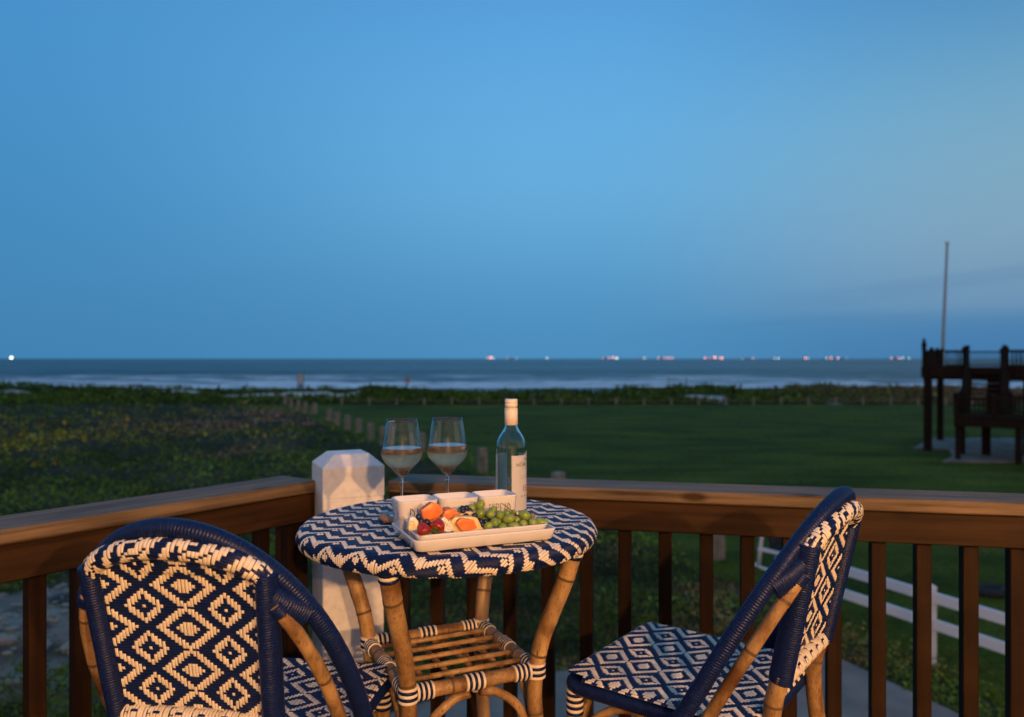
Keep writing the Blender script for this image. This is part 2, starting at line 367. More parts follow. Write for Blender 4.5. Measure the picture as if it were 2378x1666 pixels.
# sea
SEAZ = -4.0
def sea_f(t, b):
    geo = nd(t, 'NewGeometry'); sepn = nd(t, 'SeparateXYZ'); t.links.new(geo.outputs['Position'], sepn.inputs[0])
    w1 = noise(t, coords(t, (.05, .22, .1)), 1, 6, .6); w2 = noise(t, coords(t, (.010, .045, .1)), 1, 4, .6)
    def m(op, a, b_, cl=False):
        n = nd(t, 'Math'); n.operation = op; n.use_clamp = cl
        for i, v in enumerate((a, b_)):
            if isinstance(v, (int, float)): n.inputs[i].default_value = v
            else: t.links.new(v, n.inputs[i])
        return n.outputs[0]
    def mr(src, a, b2, c=0., d=1.):
        n = nd(t, 'MapRange'); n.interpolation_type = 'SMOOTHSTEP'; t.links.new(src, n.inputs[0])
        for i, v in enumerate((a, b2, c, d)): n.inputs[i+1].default_value = v
        return n.outputs[0]
    y = sepn.outputs[1]
    wob = m('MULTIPLY', m('SUBTRACT', noise(t, coords(t, (.018, .0, 0)), 1, 5, .7), .5), 60)
    yy = m('ADD', y, wob)
    fn = noise(t, coords(t, (.035, .16, .1)), 1, 6, .7); fl = noise(t, coords(t, (.012, .004, .1)), 1, 3, .6)
    def band(c, w, thr):
        d = m('ABSOLUTE', m('SUBTRACT', yy, c), 0)
        return m('MULTIPLY', m('SUBTRACT', 1, mr(d, w*.35, w)), mr(m('ADD', fn, m('MULTIPLY', fl, .9)), thr, thr+.12))
    f = m('MAXIMUM', band(157, 11, .66), band(182, 10, .76)); f = m('MAXIMUM', f, band(139, 8, .68)); f = m('MAXIMUM', f, band(214, 11, .84)); f = m('MAXIMUM', f, m('MULTIPLY', band(262, 40, 1.06), .9)); f = m('MAXIMUM', f, m('MULTIPLY', band(400, 90, 1.10), .7))
    f = m('MAXIMUM', f, m('MULTIPLY', band(182, 28, .95), .5))
    base = mul(t, cramp(t, w1, [(.38, (.022, .034, .042)), (.52, (.055, .070, .080)), (.64, (.13, .135, .13))]), cramp(t, noise(t, coords(t, (.006, .09, .1)), 1, 5, .65), [(.40, (.55, .55, .58)), (.58, (1.4, 1.35, 1.3))])); base = mul(t, base, cramp(t, noise(t, coords(t, (.0035, .017, .1)), 1, 4, .6), [(.42, (.6, .6, .62)), (.58, (1.6, 1.5, 1.4))]))
    col = mul(t, base, (.90, .91, .90), f, 'MIX')
    t.links.new(col, b.inputs['Base Color'])
    rg = nd(t, 'MapRange'); t.links.new(f, rg.inputs[0]); rg.inputs[3].default_value = .35; rg.inputs[4].default_value = .9; t.links.new(rg.outputs[0], b.inputs['Roughness'])
    hh = m('ADD', m('MULTIPLY', w1, 1.0), m('MULTIPLY', w2, 2.5)); bump(t, b, hh, 1.0, 1.9)
M_sea = mat('sea_water', (.04, .06, .07), .35, sea_f, IOR=1.33)
ys = np.concatenate([np.arange(112, 320, 1.1), np.geomspace(320, 26000, 90)])
def sea_h(X, Y):
    a = np.clip((Y-118)/40, 0, 1)*np.clip((2000-Y)/1500, 0, 1)
    wv = np.sin(Y/3.6+fbm(X/40, Y/25, 3, 50)*9)
    wv2 = np.maximum(0, np.sin(Y/9.5+fbm(X/60, Y/60, 2, 77)*7))**3
    return SEAZ+a*(wv*.10+wv2*.55*(fbm(X/14, Y/9, 3, 91)-.2)+(fbm(X/7, Y/3, 3, 60)-.5)*.3)
xs = np.linspace(-1, 1, 260); X, Y = np.meshgrid(xs, ys); X = X*(Y*1.0+60); Z = sea_h(X, Y); n, m_ = X.shape
V = np.c_[X.ravel(), Y.ravel(), Z.ravel()]; i = (np.arange(n-1)[:, None]*m_+np.arange(m_-1)[None]).ravel()
tag(np_mesh('sea', V, np.c_[i, i+1, i+m_+1, i+m_], M_sea, smooth=True), kind='structure')

# ------------------------------------------------------------------ vegetation made of leaf faces
def foliage_f(t, b):
    t.links.new(nd(t, 'VertexColor', layer_name='tint').outputs[0], b.inputs['Base Color'])
M_leaf = mat('leafy_growth', (.05, .08, .02), .75, foliage_f, Specular_IOR_Level=.15)
def leaves(name, P, size, col, up=.35, asp=.45):
    n = len(P); th = rng.uniform(0, 2*np.pi, n); el = np.clip(rng.normal(up, .45, n), -.3, 1.5)
    d = np.c_[np.cos(th)*np.cos(el), np.sin(th)*np.cos(el), np.sin(el)]
    s = np.cross(d, rng.normal(size=(n, 3))); s /= np.linalg.norm(s, axis=1)[:, None]
    size = size[:, None]; a = P; tip = P+d*size; mid = P+d*size*.5
    V = np.stack([a, mid+s*size*asp*.5, tip, mid-s*size*asp*.5], 1).reshape(-1, 3); F = np.arange(4*n).reshape(-1, 4)
    return np_mesh(name, V, F, M_leaf, np.repeat(col, 4, 0))
def frustum_pts(n, y0, y1, margin=1.25, pw=1.0):
    u = rng.uniform(0, 1, n)**pw; y = 1/(1/y1+(1/y0-1/y1)*u); x = rng.uniform(-1, 1, n)*y*.667*margin; return x, y
# field to the left of the timber posts, and rough ground below the deck
x, y = frustum_pts(190000, 5.5, 64)
nearmask = x < edge_x(y)+rng.normal(0, .25, len(x))
inslab = (y < np.interp(x, [-1.8, -.9, .4, 3.1, 3.72, 4.42, 5.6], [7.3, 7.95, 8.7, 9.3, 9.5, 7.8, 4.9])) & (x > -1.9) & (x < 5.8)
sandp = ((x+6.3)/2.3)**2+((y-9.6)/2.3)**2+(fbm(x/.7, y/.7, 3, 8)-.5)*1.6 < .75
keep = nearmask & ~inslab & ~(sandp & (rng.uniform(0, 1, len(x)) < .93)); x, y = x[keep], y[keep]
cl = fbm(x/1.6, y/1.6, 4, 3); big = fbm(x/9, y/9, 3, 14)
short = np.clip((x+2.5-(y-9)*-.15)/3, 0, 1)*np.clip((18-y)/5, 0, 1)
hgt = np.clip((cl-.33)*2.6, .02, 1)*(.62+.25*np.clip((y-20)/30, 0, 1))*(1-.8*short)
z = GZ+hgt*rng.uniform(.35, 1, len(x))
lum = 1.7*np.exp(rng.normal(0, .25, len(x)))*(.25+1.9*np.clip(cl-.2, 0, .6))  # random leaf tone, darkened where growth is low: shade between clumps painted in
green = np.array([.060, .105, .014]); olive = np.array([.20, .18, .016]); brown = np.array([.44, .25, .18]); tan = np.array([.24, .17, .08])
wb = np.clip(1.7-np.hypot((x+14)/10, (y-44)/14)*1.5+(big-.5)*3, 0, 1)[:, None]
wo = np.clip(1.4-np.hypot((x+21)/9, (y-34)/12)*1.4+(cl-.5)*3, 0, 1)[:, None]*.8
ws = np.clip((fbm(x/.9, y/.9, 3, 44)-.50)*5, 0, 1)[:, None]*short[:, None]*.7
c = green*(1-wb)+brown*wb; c = c*(1-wo)+olive*wo; c = c*(1-ws)+tan*.55*ws; lum = lum*(1-wb[:, 0])+wb[:, 0]*np.exp(rng.normal(0, .22, len(x)))*.9; c = c*lum[:, None]
sz = .055*(y/9)**.75*np.exp(rng.normal(0, .25, len(x)))
tag(leaves('field_plants', np.c_[x, y, z], sz, np.clip(c, .002, .5), up=.5), kind='stuff')
# flowers
fx, fy = frustum_pts(9000, 7, 60); k = (fx < edge_x(fy)-.2)
fc = fbm(fx/2.2, fy/2.2, 3, 70); wo = np.clip(1.3-np.hypot((fx+21)/9, (fy-33)/13), 0, 1)
k &= (rng.uniform(0, 1, len(fx)) < np.clip((fc-.56)*5, 0, 1)*(.012+.3*wo)) & ~((fy < 9.4) & (fx > -2)); fx, fy = fx[k], fy[k]
fcol = np.where(rng.uniform(0, 1, (len(fx), 1)) < .5, np.array([[.62, .30, .03]]), np.array([[.55, .48, .06]]))
tag(leaves('field_flowers', np.c_[fx, fy, GZ+.28+rng.uniform(0, .25, len(fx))], .062*(fy/9)**.95, fcol, up=.1, asp=1.1), kind='stuff')
# grass on the near lawn
x, y = frustum_pts(90000, 5.5, 60, 1.2); k = (x > edge_x(y)-.3) & (((y > 9.4) | (x > 4.2+(9.5-y)*.6))); x, y = x[k], y[k]
g = fbm(x/1.3, y/1.3, 4, 21); c = (np.array([.085, .115, .010])*(1-np.clip((g-.52)*5, 0, 1)[:, None])+np.array([.16, .12, .045])*np.clip((g-.52)*5, 0, 1)[:, None]*np.clip((30-y)/15, .15, 1)[:, None])*np.exp(rng.normal(0, .3, len(x)))[:, None]
tag(leaves('lawn_grass', np.c_[x, y, np.full(len(x), GZ)], .045*(y/9)**.6*np.exp(rng.normal(0, .25, len(x))), np.clip(c, .002, .4), up=1.1, asp=.2), kind='stuff')
# shrubs over the dunes
x = rng.uniform(-85, 90, 150000); y = 60.5+rng.uniform(0, 1, len(x))**1.2*40
s = sandy(x, y)+rng.normal(0, .12, len(x)); k = s < -.38+.1*(y < 64); x, y, s = x[k], y[k], s[k]
m1 = fbm(x/3.6, y/3.6, 3, 41); h = np.clip((m1-.34)*3.2, .05, 1.5)*np.interp(y, [60, 64, 72, 100], [.3, .40, .48, .30])
z = dune_h(x, y)+h*rng.uniform(.3, 1, len(x))
c = (green*1.0*(1-np.clip((m1-.5)*3, 0, 1))[:, None]+np.array([.065, .110, .014])*np.clip((m1-.5)*3, 0, 1)[:, None])*(np.exp(rng.normal(0, .4, len(x)))*(.5+m1))[:, None]
wb = np.clip((x-20)/25, 0, 1)[:, None]*.7; c = c*(1-wb)+brown*.6*wb
tag(leaves('dune_shrubs', np.c_[x, y, z], np.exp(rng.normal(-1.15, .3, len(x))), np.clip(c, .002, .4), up=.6), kind='stuff')
# sandy mound below the deck on the left
def mound(X, Y): return GZ+.01+.32*np.clip(1.15-np.hypot((X+6.3)/2.6, (Y-9.6)/2.6), 0, 1)+(fbm(X/.5, Y/.5, 4, 12)-.5)*.12
V, F = grid(np.arange(-9.3, -3.4, .08), np.arange(6.6, 12.6, .08), mound); c = fbm(V[:, 0]/.45, V[:, 1]/.45, 4, 19)[:, None]
V[:, 2] -= np.clip(np.hypot((V[:, 0]+6.3)/2.7, (V[:, 1]-9.6)/2.7)-.85, 0, 1)*1.2
c = np.clip((c-.35)*4, 0, 1); tag(np_mesh('sandy_ground', V, F, M_tint, np.array([.045, .04, .035])*(1-c)+np.array([.26, .215, .17])*c, True), kind='structure')

b_ = MB(); random.seed(5)
for k in range(420):
    a = random.uniform(0, 6.28); r_ = 2.3*math.sqrt(random.random()); x_, y_ = -6.3+r_*math.cos(a), 9.6+r_*math.sin(a); s_ = random.uniform(.015, .06)*(2 if k % 17 == 0 else 1)
    Mx = Matrix.Translation((x_, y_, float(mound(np.array([x_]), np.array([y_]))[0])+s_*.2)) @ Matrix.Rotation(a*3, 4, 'Z') @ Matrix.Diagonal((1.4, .9, .7, 1))
    b_.lathe([(1e-3, -s_), (s_*.9, -s_*.4), (s_, s_*.3), (s_*.5, s_*.8), (1e-3, s_*.9)], 6, Mx)
tag(b_.build('rubble', mat('pale_rubble', (.30, .26, .22), .9), None, False), kind='stuff')
# ------------------------------------------------------------------ neighbouring deck on piles
def sx(px, d): return (px-PX0)*d/FPX
def sz_(py, d): return CAMZ-(py-PY0)*d/FPX
X0 = sx(2143, 30)
nb = thing('neighbour_deck', 'dark raised timber deck with stairs at the right edge of the lawn', 'deck', (X0, 30, 0), R(-35))
def nbx(name, a, b, m=M_darkwood, par=nb):
    c = [(p+q)/2 for p, q in zip(a, b)]; d = [abs(q-p) for p, q in zip(a, b)]
    return bevel(MB().box((0, 0, 0), d).build(name, m, par, False, c), .01, 1)
for (u, v, w) in ((.16, .16, .28), (.16, 4.3, .24), (3.4, .16, .28), (3.4, 4.3, .26), (6.6, .16, .28), (6.6, 4.3, .26), (9.8, .16, .28)): nbx('pile', (u-w/2, v-w/2, GZ), (u+w/2, v+w/2, .30))
nbx('deck_floor', (0, 0, .62), (10, 6, .70)); nbx('beam', (0, .02, .28), (10, .16, .618)); nbx('beam', (.02, .163, .28), (.16, 5.8, .618)); nbx('beam', (.163, 4.2, .28), (10, 4.4, .618)); nbx('beam', (.163, 5.8, .30), (10, 5.9, .618))
nbx('fascia', (-.05, -.06, .38), (10, -.003, .78)); nbx('fascia', (-.06, .0, .38), (-.003, 6, .78))
def nrail(xa, ya, xb, yb, z0, z1, posts, n, w=.04, pw=.13, ph=.14):
    ln = math.hypot(xb-xa, yb-ya); a = math.atan2(yb-ya, xb-xa); Mz = Matrix.Rotation(a, 3, 'Z'); mx, my = (xa+xb)/2, (ya+yb)/2
    for zz, t in ((z1-.03, .06), (z0+.08, .05)):
        MB().box((0, 0, 0), (ln, .09, t), Mz).build('rail', M_darkwood, nb, False, (mx, my, zz))
    me = None
    for i in range(n):
        t = (i+.5)/n; p = (xa+(xb-xa)*t, ya+(yb-ya)*t, (z0+.105+z1-.06)/2)
        if me is None: o = MB().box((0, 0, 0), (w, w, z1-.06-z0-.105)).build('baluster', M_darkwood, nb, False, p); me = o.data
        else: link('baluster', me, nb, p)
    for t in posts:
        x_, y_ = xa+(xb-xa)*t, ya+(yb-ya)*t
        b_ = MB(); b_.box((0, 0, (z0+z1)/2), (pw, pw, z1-z0+.02)); b_.lathe([(pw*.75, z1+.01), (pw*.75, z1+.05), (pw*.35, z1+ph), (0.001, z1+ph+.02)], 8); b_.build('railing_post', M_darkwood, nb, False, (x_, y_, 0))
nrail(.04, .06, 1.45, .06, .72, 1.42, [0, .97], 12, .045)
nrail(2.75, .06, 10, .06, .72, 1.42, [.0, .25, .5, .75], 58, .045)
nrail(.06, .2, .06, 5.9, .72, 1.42, [.35, .7, 1], 44, .05)
nrail(.2, 5.9, 10, 5.9, .72, 1.42, [.22, .45, .7], 80, .03)
b_ = MB(); b_.lathe([(.001, 0), (.07, .02), (.10, .12), (.08, .22), (.05, .26), (.06, .31), (.045, .37), (.001, .40)], 12); b_.tube([(0, .05, .08), (.02, .12, -.02), (.03, .16, -.1)], [.05, .035, .01], 8)
b_.build('finial', M_darkwood, nb, True, (.04, .06, 1.50))
# stairs and lower landing
nbx('landing_floor', (1.3, -2.74, -.98), (5.2, -.75, -.90)); nbx('beam', (1.3, -2.78, -1.28), (5.2, -2.65, -.985)); nbx('beam', (1.3, -2.647, -1.26), (1.42, -.76, -.985))
nrail(1.35, -2.7, 5.2, -2.7, -.90, -.24, [0, .3, .6, 1], 30, .05)
nrail(1.35, -2.6, 1.35, -.8, -.90, -.24, [1], 16, .05)
nrail(2.9, -.8, 5.2, -.8, -.90, -.24, [0, .5], 20, .05)
for (u, v, w) in ((1.42, -2.6, .17), (1.42, -.85, .17), (2.15, -.6, .28), (3.2, -2.6, .2), (5.1, -2.6, .2)): nbx('pile', (u-w/2, v-w/2, GZ), (u+w/2, v+w/2, -.99))
for u in (1.52, 2.70):
    p0 = Vector((u, -.05, .62)); p1 = Vector((u, -1.35, -.90)); MB().tube([p0, p1], .17, 4).build('stringer', M_darkwood, nb, False)
    MB().tube([p0+Vector((0, 0, .95)), p1+Vector((0, 0, .75))], .055, 4).build('handrail', M_darkwood, nb, False)
    MB().box((0, 0, 0), (.14, .14, 1.6)).build('railing_post', M_darkwood, nb, False, (u, -.12, .80))
for i in range(8):
    t = (i+.5)/8; y_ = -.05-1.3*t; z_ = .64-1.52*t; nbx('stair_tread', (1.56, y_-.12, z_-.03), (2.66, y_+.10, z_+.01))
    nbx('stair_riser', (2.15, y_+.101, z_-.18), (2.66, y_+.125, z_-.0))
for k in range(9):
    z_ = GZ+.25+k*.13; nbx('slat', (3.3, -.5, z_), (5.2, -.47, z_+.08))
pad = [(sx(2121, 30.3), 30.3), (sx(2170, 33.9), 34.3), (38, 34.3), (38, 25.4), (sx(2189, 26.5), 26.5), (sx(2212, 27.9), 27.9), (sx(2205, 30), 30.0)]
tag(MB().add([(x, y, GZ+.06) for x, y in pad]+[(x, y, GZ-.1) for x, y in pad], [tuple(range(len(pad)))]+[(i, len(pad)+i, len(pad)+(i+1) % len(pad), (i+1) % len(pad)) for i in range(len(pad))]).build('concrete_pad', M_conc, smooth=False), kind='structure')
# flagpole
fp = thing('flagpole', 'tall thin bare pole rising behind the dark raised deck', 'pole', (25.15, 45, GZ))
MB().tube([(0, 0, 0), (.12, 0, 5), (.35, 0, 10.3)], [.10, .09, .065], 10).build('pole', mat('pole_metal', (.35, .33, .31), .5), fp)
b_ = MB(); b_.lathe([(.001, 10.28), (.10, 10.30), (.12, 10.38), (.08, 10.46), (.001, 10.5)], 10); b_.build('finial', M_cap_metal, fp, True, (.35, 0, 0)); 

# ------------------------------------------------------------------ timber posts along the lawn
ordn = ['nearest', 'second', 'third', 'fourth', 'fifth', 'sixth', 'seventh', 'eighth', 'ninth', 'tenth', 'eleventh', 'twelfth', 'thirteenth', 'fourteenth', 'fifteenth', 'sixteenth']
PL = [(1660, 13.8, 1.0, .27), (1297, 18.5, .86, .27), (1120, 24.2, .78, .26), (1035, 27, .76, .25), (978, 29.4, .76, .25), (890, 31.8, .78, .25), (861, 34, .74, .25), (833, 36.7, .72, .25), (807, 38.7, .74, .25), (783, 41.4, .72, .25), (765, 44, .72, .24), (731, 49.8, .72, .24), (709, 51, .72, .24), (693, 53, .72, .24), (676, 56, .72, .24), (662, 60, .72, .24), (648, 64, .72, .24)]
ordn.append('farthest')
for i, (px, d, h, w) in enumerate(PL):
    p = (sx(px, d), d, GZ); b_ = MB(); b_.box((0, 0, h/2-.1), (w, w, h+.2), Matrix.Rotation(R(33), 3, 'Z'), bev=.02)
    o = b_.build('timber_post', M_postwood, None, False, p)
    tag(o, f'squat square timber post, {ordn[i]} from the deck in the row along the lawn', 'post', 'squat timber posts edging the lawn')
# rope fence in front of the dunes
rf = thing('rope_fence', 'low rope and post fence along the far edge of the lawn', 'fence', (0, 59.6, GZ))
pm = None; xs_ = np.arange(-13.2, 44, 2.13)
for i, x_ in enumerate(xs_):
    hh = random.uniform(-.04, .04)
    if pm is None: o = MB().box((0, 0, .27), (.13, .13, .58)).build('post', M_postwood, rf, False, (x_, 0, 0)); pm = o.data
    else: link('post', pm, rf, (x_, hh, hh))
rm = None
for x_ in xs_[:-1]:
    if rm is None:
        o = MB().tube([(t*2.13, -.04, .48-.9*(t-t*t)) for t in np.linspace(0, 1, 9)], .028, 6).build('rope', M_rope, rf, True, (x_, 0, 0)); rm = o.data
    else: link('rope', rm, rf, (x_, 0, 0))
# beach sign, orange marker, thin stakes
bs = thing('beach_sign', 'wood framed notice board with white sheets standing among the pale dunes', 'sign', (sx(698, 84), 84, -2.3))
for sx_ in (-.3, .3): MB().box((sx_, 0, .9), (.08, .08, 1.9)).build('post', M_postwood, bs, False)
MB().box((0, -.02, 1.72), (.52, .05, .07)).build('top_rail', M_postwood, bs, False); MB().box((0, -.02, 1.35), (.50, .04, .55)).build('upper_sheet', mat('sign_white', (.5, .48, .45), .7), bs, False)
MB().box((0, -.02, .82), (.50, .04, .36)).build('lower_sheet', mat('sign_white'), bs, False); MB().box((0, -.02, .40), (.50, .04, .34)).build('blue_sheet', mat('sign_blue', (.05, .20, .45), .7), bs, False)
om = thing('cross_marker', 'orange cross shaped marker standing on the dune crest', 'marker', (sx(946, 88), 88, -1.95)); M_or = mat('marker_orange', (.45, .14, .04), .7)
MB().tube([(0, 0, 0), (0, 0, .7), (0, 0, 1.15)], [.09, .14, .06], 8).build('pole', M_or, om); MB().box((0, -.1, .42), (1.0, .05, .12)).build('crossbar', M_or, om, False)
for i, (px, lab) in enumerate(((1553, 'thin dark stake on the dune, left of the sandy path'), (1594, 'thin dark stake on the dune, beside the gap to the beach'))):
    tag(MB().tube([(0, 0, 0), (0, 0, 1.2)], .07, 6).build('stake', M_postwood, None, True, (sx(px, 90), 90, -2.3)), lab, 'stake')

# ------------------------------------------------------------------ lit vessels on the horizon
M_hull_s = mat('ship_hull', (.03, .035, .04), .7)
def emis(name, c, s): return mat(name, c, .5, Emission_Color=(*c, 1), Emission_Strength=s)
E_pink = emis('lamp_pink', (1, .33, .26), 4.5); E_pinkdim = emis('lamp_faint_pink', (1, .45, .45), 2.0); E_wh = emis('lamp_white', (.9, 1, .75), 5); E_whd = emis('lamp_faint_white', (.75, .9, 1), 1.7)
LM = {'P': E_pink, 'p': E_pinkdim, 'W': E_wh, 'w': E_whd}
ships = [
 ('offshore vessel with one bright white lamp at the far left of the horizon', [(29, 836, 'W', 1.5)]),
 ('ship with a bright pink lamp on the horizon above the bottle', [(1133, 833, 'p', 1), (1140, 832, 'P', 1.25), (1146, 834, 'w', 1)]),
 ('dim ship with two faint lamps just right of the pink lit ship above the bottle', [(1179, 835, 'p', .7), (1198, 834, 'w', .7)]),
 ('ship with a single faint white lamp on the horizon at mid picture', [(1270, 834, 'w', 1.1)]),
 ('ship with pink lamps and one bright white lamp on the horizon', [(1400, 834, 'p', .7), (1413, 833, 'p', 1), (1423, 832, 'P', 1), (1432, 834, 'W', .85)]),
 ('dim ship with a faint white lamp between two pink lit ships', [(1485, 835, 'p', .5), (1496, 833, 'w', 1)]),
 ('ship with a row of four faint pink lamps on the horizon', [(1529, 833, 'p', 1), (1543, 833, 'p', 1), (1552, 833, 'p', 1.1), (1560, 833, 'p', 1.1)]),
 ('long ship with the brightest pink lamps on the horizon', [(1637, 833, 'p', 1.2), (1647, 833, 'p', .8), (1659, 831.5, 'P', 1.2), (1671, 834, 'p', 1.1), (1676, 833.5, 'P', 1)]),
 ('dim ship with two faint lamps right of the brightest pink lit ship', [(1723, 834, 'w', .7), (1747, 834, 'p', .9)]),
 ('ship with a pair of pale white lamps on the horizon', [(1797, 834, 'w', .9), (1806, 834, 'W', .6)]),
 ('ship with one pink lamp midway between the pale pair and the right hand ships', [(1869, 833, 'P', .9), (1875, 833.5, 'w', .8)]),
 ('ship with three pinkish lamps left of the raised deck', [(1918, 834, 'w', 1), (1928, 833, 'P', .9), (1945, 833, 'p', 1.2), (1964, 835, 'w', .5)]),
 ('rightmost ship with faint crescent lamps beside the raised deck', [(2069, 833, 'p', 1), (2086, 833, 'P', .75), (2095, 833, 'w', 1), (2109, 834, 'w', .9)])]
for lab, ls in ships:
    d = 6000; cx = sum(l[0] for l in ls)/len(ls); wpx = max(l[0] for l in ls)-min(l[0] for l in ls)+8
    sh = thing('ship', lab, 'ship', (sx(cx, d), d, SEAZ), group='lit ships along the horizon')
    hw = wpx*d/FPX/2
    b_ = MB(); b_.add([(-hw*.9, -9, 0), (hw*.82, -9, 0), (hw*.82, 9, 0), (-hw*.9, 9, 0), (-hw, -9, 5), (hw, -9, 6.5), (hw, 9, 6.5), (-hw, 9, 5)], [(0, 3, 2, 1), (4, 5, 6, 7), (0, 1, 5, 4), (1, 2, 6, 5), (2, 3, 7, 6), (3, 0, 4, 7)]).build('hull', M_hull_s, sh, False)
    MB().box((-hw*.6, 0, 8.5), (hw*.4, 10, 8)).build('superstructure', M_hull_s, sh, False)
    for (px, py, k_, r_) in ls:
        zz = max(2.0+6*r_, sz_(py, d)-SEAZ); b_ = MB(); rr_ = 5.4*r_
        b_.lathe([(max(.01, rr_*math.sin(a)), -rr_*math.cos(a)) for a in np.linspace(0, math.pi, 7)], 10)
        b_.build('deck_lamp', LM[k_], sh, True, (sx(px, d)-sx(cx, d), -14, zz))

# ------------------------------------------------------------------ white vinyl rail fence and lawn chair
vf = thing('rail_fence', 'white two rail vinyl fence beyond the right balusters', 'fence', (0, 0, GZ))
fps = [(4.93, 9.1), (4.15, 10.75), (5.96, 6.93)]
for (x_, y_) in fps:
    a = math.atan2(2.17, -1.03); b_ = MB(); b_.box((0, 0, .42), (.135, .135, .92), Matrix.Rotation(a, 3, 'Z'), bev=.006); b_.lathe([(.098, .88), (.098, .90), (.02, .945), (.001, .945)], 4, Matrix.Rotation(a+R(45), 4, 'Z'))
    b_.build('post', M_vinyl, vf, False, (x_, y_, 0))
for (p, q) in ((fps[0], fps[1]), (fps[0], fps[2])):
    v_ = Vector((q[0]-p[0], q[1]-p[1], 0)); ln = v_.length; a = math.atan2(v_.y, v_.x)
    for zz in (.79, .475): MB().box((0, 0, 0), (ln-.14, .045, .125), Matrix.Rotation(a, 3, 'Z'), bev=.004).build('rail', M_vinyl, vf, False, ((p[0]+q[0])/2, (p[1]+q[1])/2, zz))
rk = thing('rocking_chair', 'white framed garden rocking chair with dark cushion on the grass beyond the rail', 'rocking chair', (4.2, 13.2, GZ), R(-53))
for y_ in (0.0, .62):
    MB().tube([(-.04, y_, .06), (.12, y_, .02), (.5, y_, .0), (.95, y_, .06)], .032, 8).build('rocker', M_vinyl, rk)
    MB().tube([(.05, y_, .06), (.08, y_, .34), (.13, y_, .70), (.17, y_, .78)], .035, 8).build('back_leg', M_vinyl, rk); MB().tube([(.72, y_, .03), (.72, y_, .48)], .03, 8).build('front_leg', M_vinyl, rk)
    MB().box((.40, y_, .34), (.72, .06, .06), bev=.01).build('seat_rail', M_vinyl, rk, False)
MB().box((.16, .31, .70), (.05, .66, .08), bev=.01).build('top_slat', M_vinyl, rk, False)
o = MB().box((.24, .31, .53), (.12, .54, .32), Matrix.Rotation(R(-12), 3, 'Y'), bev=.04).build('back_cushion', M_dark, rk); o = MB().box((.46, .31, .40), (.50, .54, .10), bev=.03).build('seat_cushion', M_dark, rk)
tag(MB().tube([(math.cos(a)*.22, math.sin(a)*.15, .06) for a in np.linspace(0, 2*math.pi, 20)], .07, 8).build('dark_ring', M_dark, None, True, (sx(2300, 11.7), 11.7, GZ)), 'small dark ring lying on the lawn behind the rightmost balusters', 'ring')

# ------------------------------------------------------------------ deck, house wall and porch lanterns
FZ = -.06
d1 = Vector((.979, -.205, 0)); n1 = Vector((.205, .979, 0)); O1 = Vector((-.374, 2.30, 0))      # right railing: cap front edge
d2 = Vector((.605, .796, 0)); n2 = Vector((-.796, .605, 0)); O2 = Vector((-1.095, 1.643, 0))     # left railing
dk = thing('deck', 'brown board deck floor under the chairs and the table', 'deck')
for k in range(26):
    y0 = -2.5+k*.185; y1 = y0+.178; ym = y0+.09
    xr = 3.6 if ym < 1.55 else max(-.2, (2.36-ym)/.205)
    s_ = (ym-1.643-.04)/.796; xl = -1.095+.605*s_ if ym > -1 else -2.6
    xl = max(-2.9, xl-.02); xr = min(3.6, xr)
    if xr-xl < .05: continue
    MB().box((0, 0, 0), (xr-xl, y1-y0, .03), bev=.003).build('floor_board', M_cap, dk, False, ((xl+xr)/2, ym, FZ-.015))
MB().box((0, 0, 0), (4.6, .04, .24), Matrix.Rotation(math.atan2(d1.y, d1.x), 3, 'Z')).build('rim_joist', M_board, dk, False, tuple(O1+d1*2.2+n1*.03+Vector((0, 0, -.20))))
MB().box((0, 0, 0), (4.4, .04, .24), Matrix.Rotation(math.atan2(d2.y, d2.x), 3, 'Z')).build('rim_joist', M_board, dk, False, tuple(O2+d2*(-1.35)+n2*.03+Vector((0, 0, -.20))))
hw_ = thing('house', 'pale sided house wall behind the deck with a glazed door', 'house', (0, -2.6, GZ))
for k in range(36):
    MB().box((0, 0, 0), (3.4, .03, .155)).build('siding_board', M_siding, hw_, False, (-1.9, 0, .08+k*.16)); MB().box((0, 0, 0), (3.6, .03, .155)).build('siding_board', M_siding, hw_, False, (3.3, 0, .08+k*.16))
MB().box((.65, -.0, 5.1), (1.68, .06, 1.3)).build('wall', M_siding, hw_, False); MB().box((.65, 0, 1.2), (1.68, .06, 2.36)).build('wall', M_siding, hw_, False); MB().box((.7, -2.3, 2.9), (8.2, 4.4, 5.78)).build('house_body', M_siding, hw_, False)
for x_ in (-.14, .65, 1.44): MB().box((x_, .02, 3.44), (.07, .05, 2.1)).build('door_stile', M_vinyl, hw_, False)
for x_ in (.255, 1.045): MB().box((x_, .0, 3.44), (.70, .012, 2.05)).build('door_pane', mat('pane_glass', (1, 1, 1), .0, Transmission_Weight=1.0), hw_, False)
for k in range(17):
    MB().box((0, 0, 0), (.055, .004, 1.98), Matrix.Rotation(R(18), 3, 'Z')).build('lit_blind_slat', emis('lit_blind', (1, .62, .30), 1.3 if True else 0), hw_, False, (-.05+k*.088, -.045, 3.44))
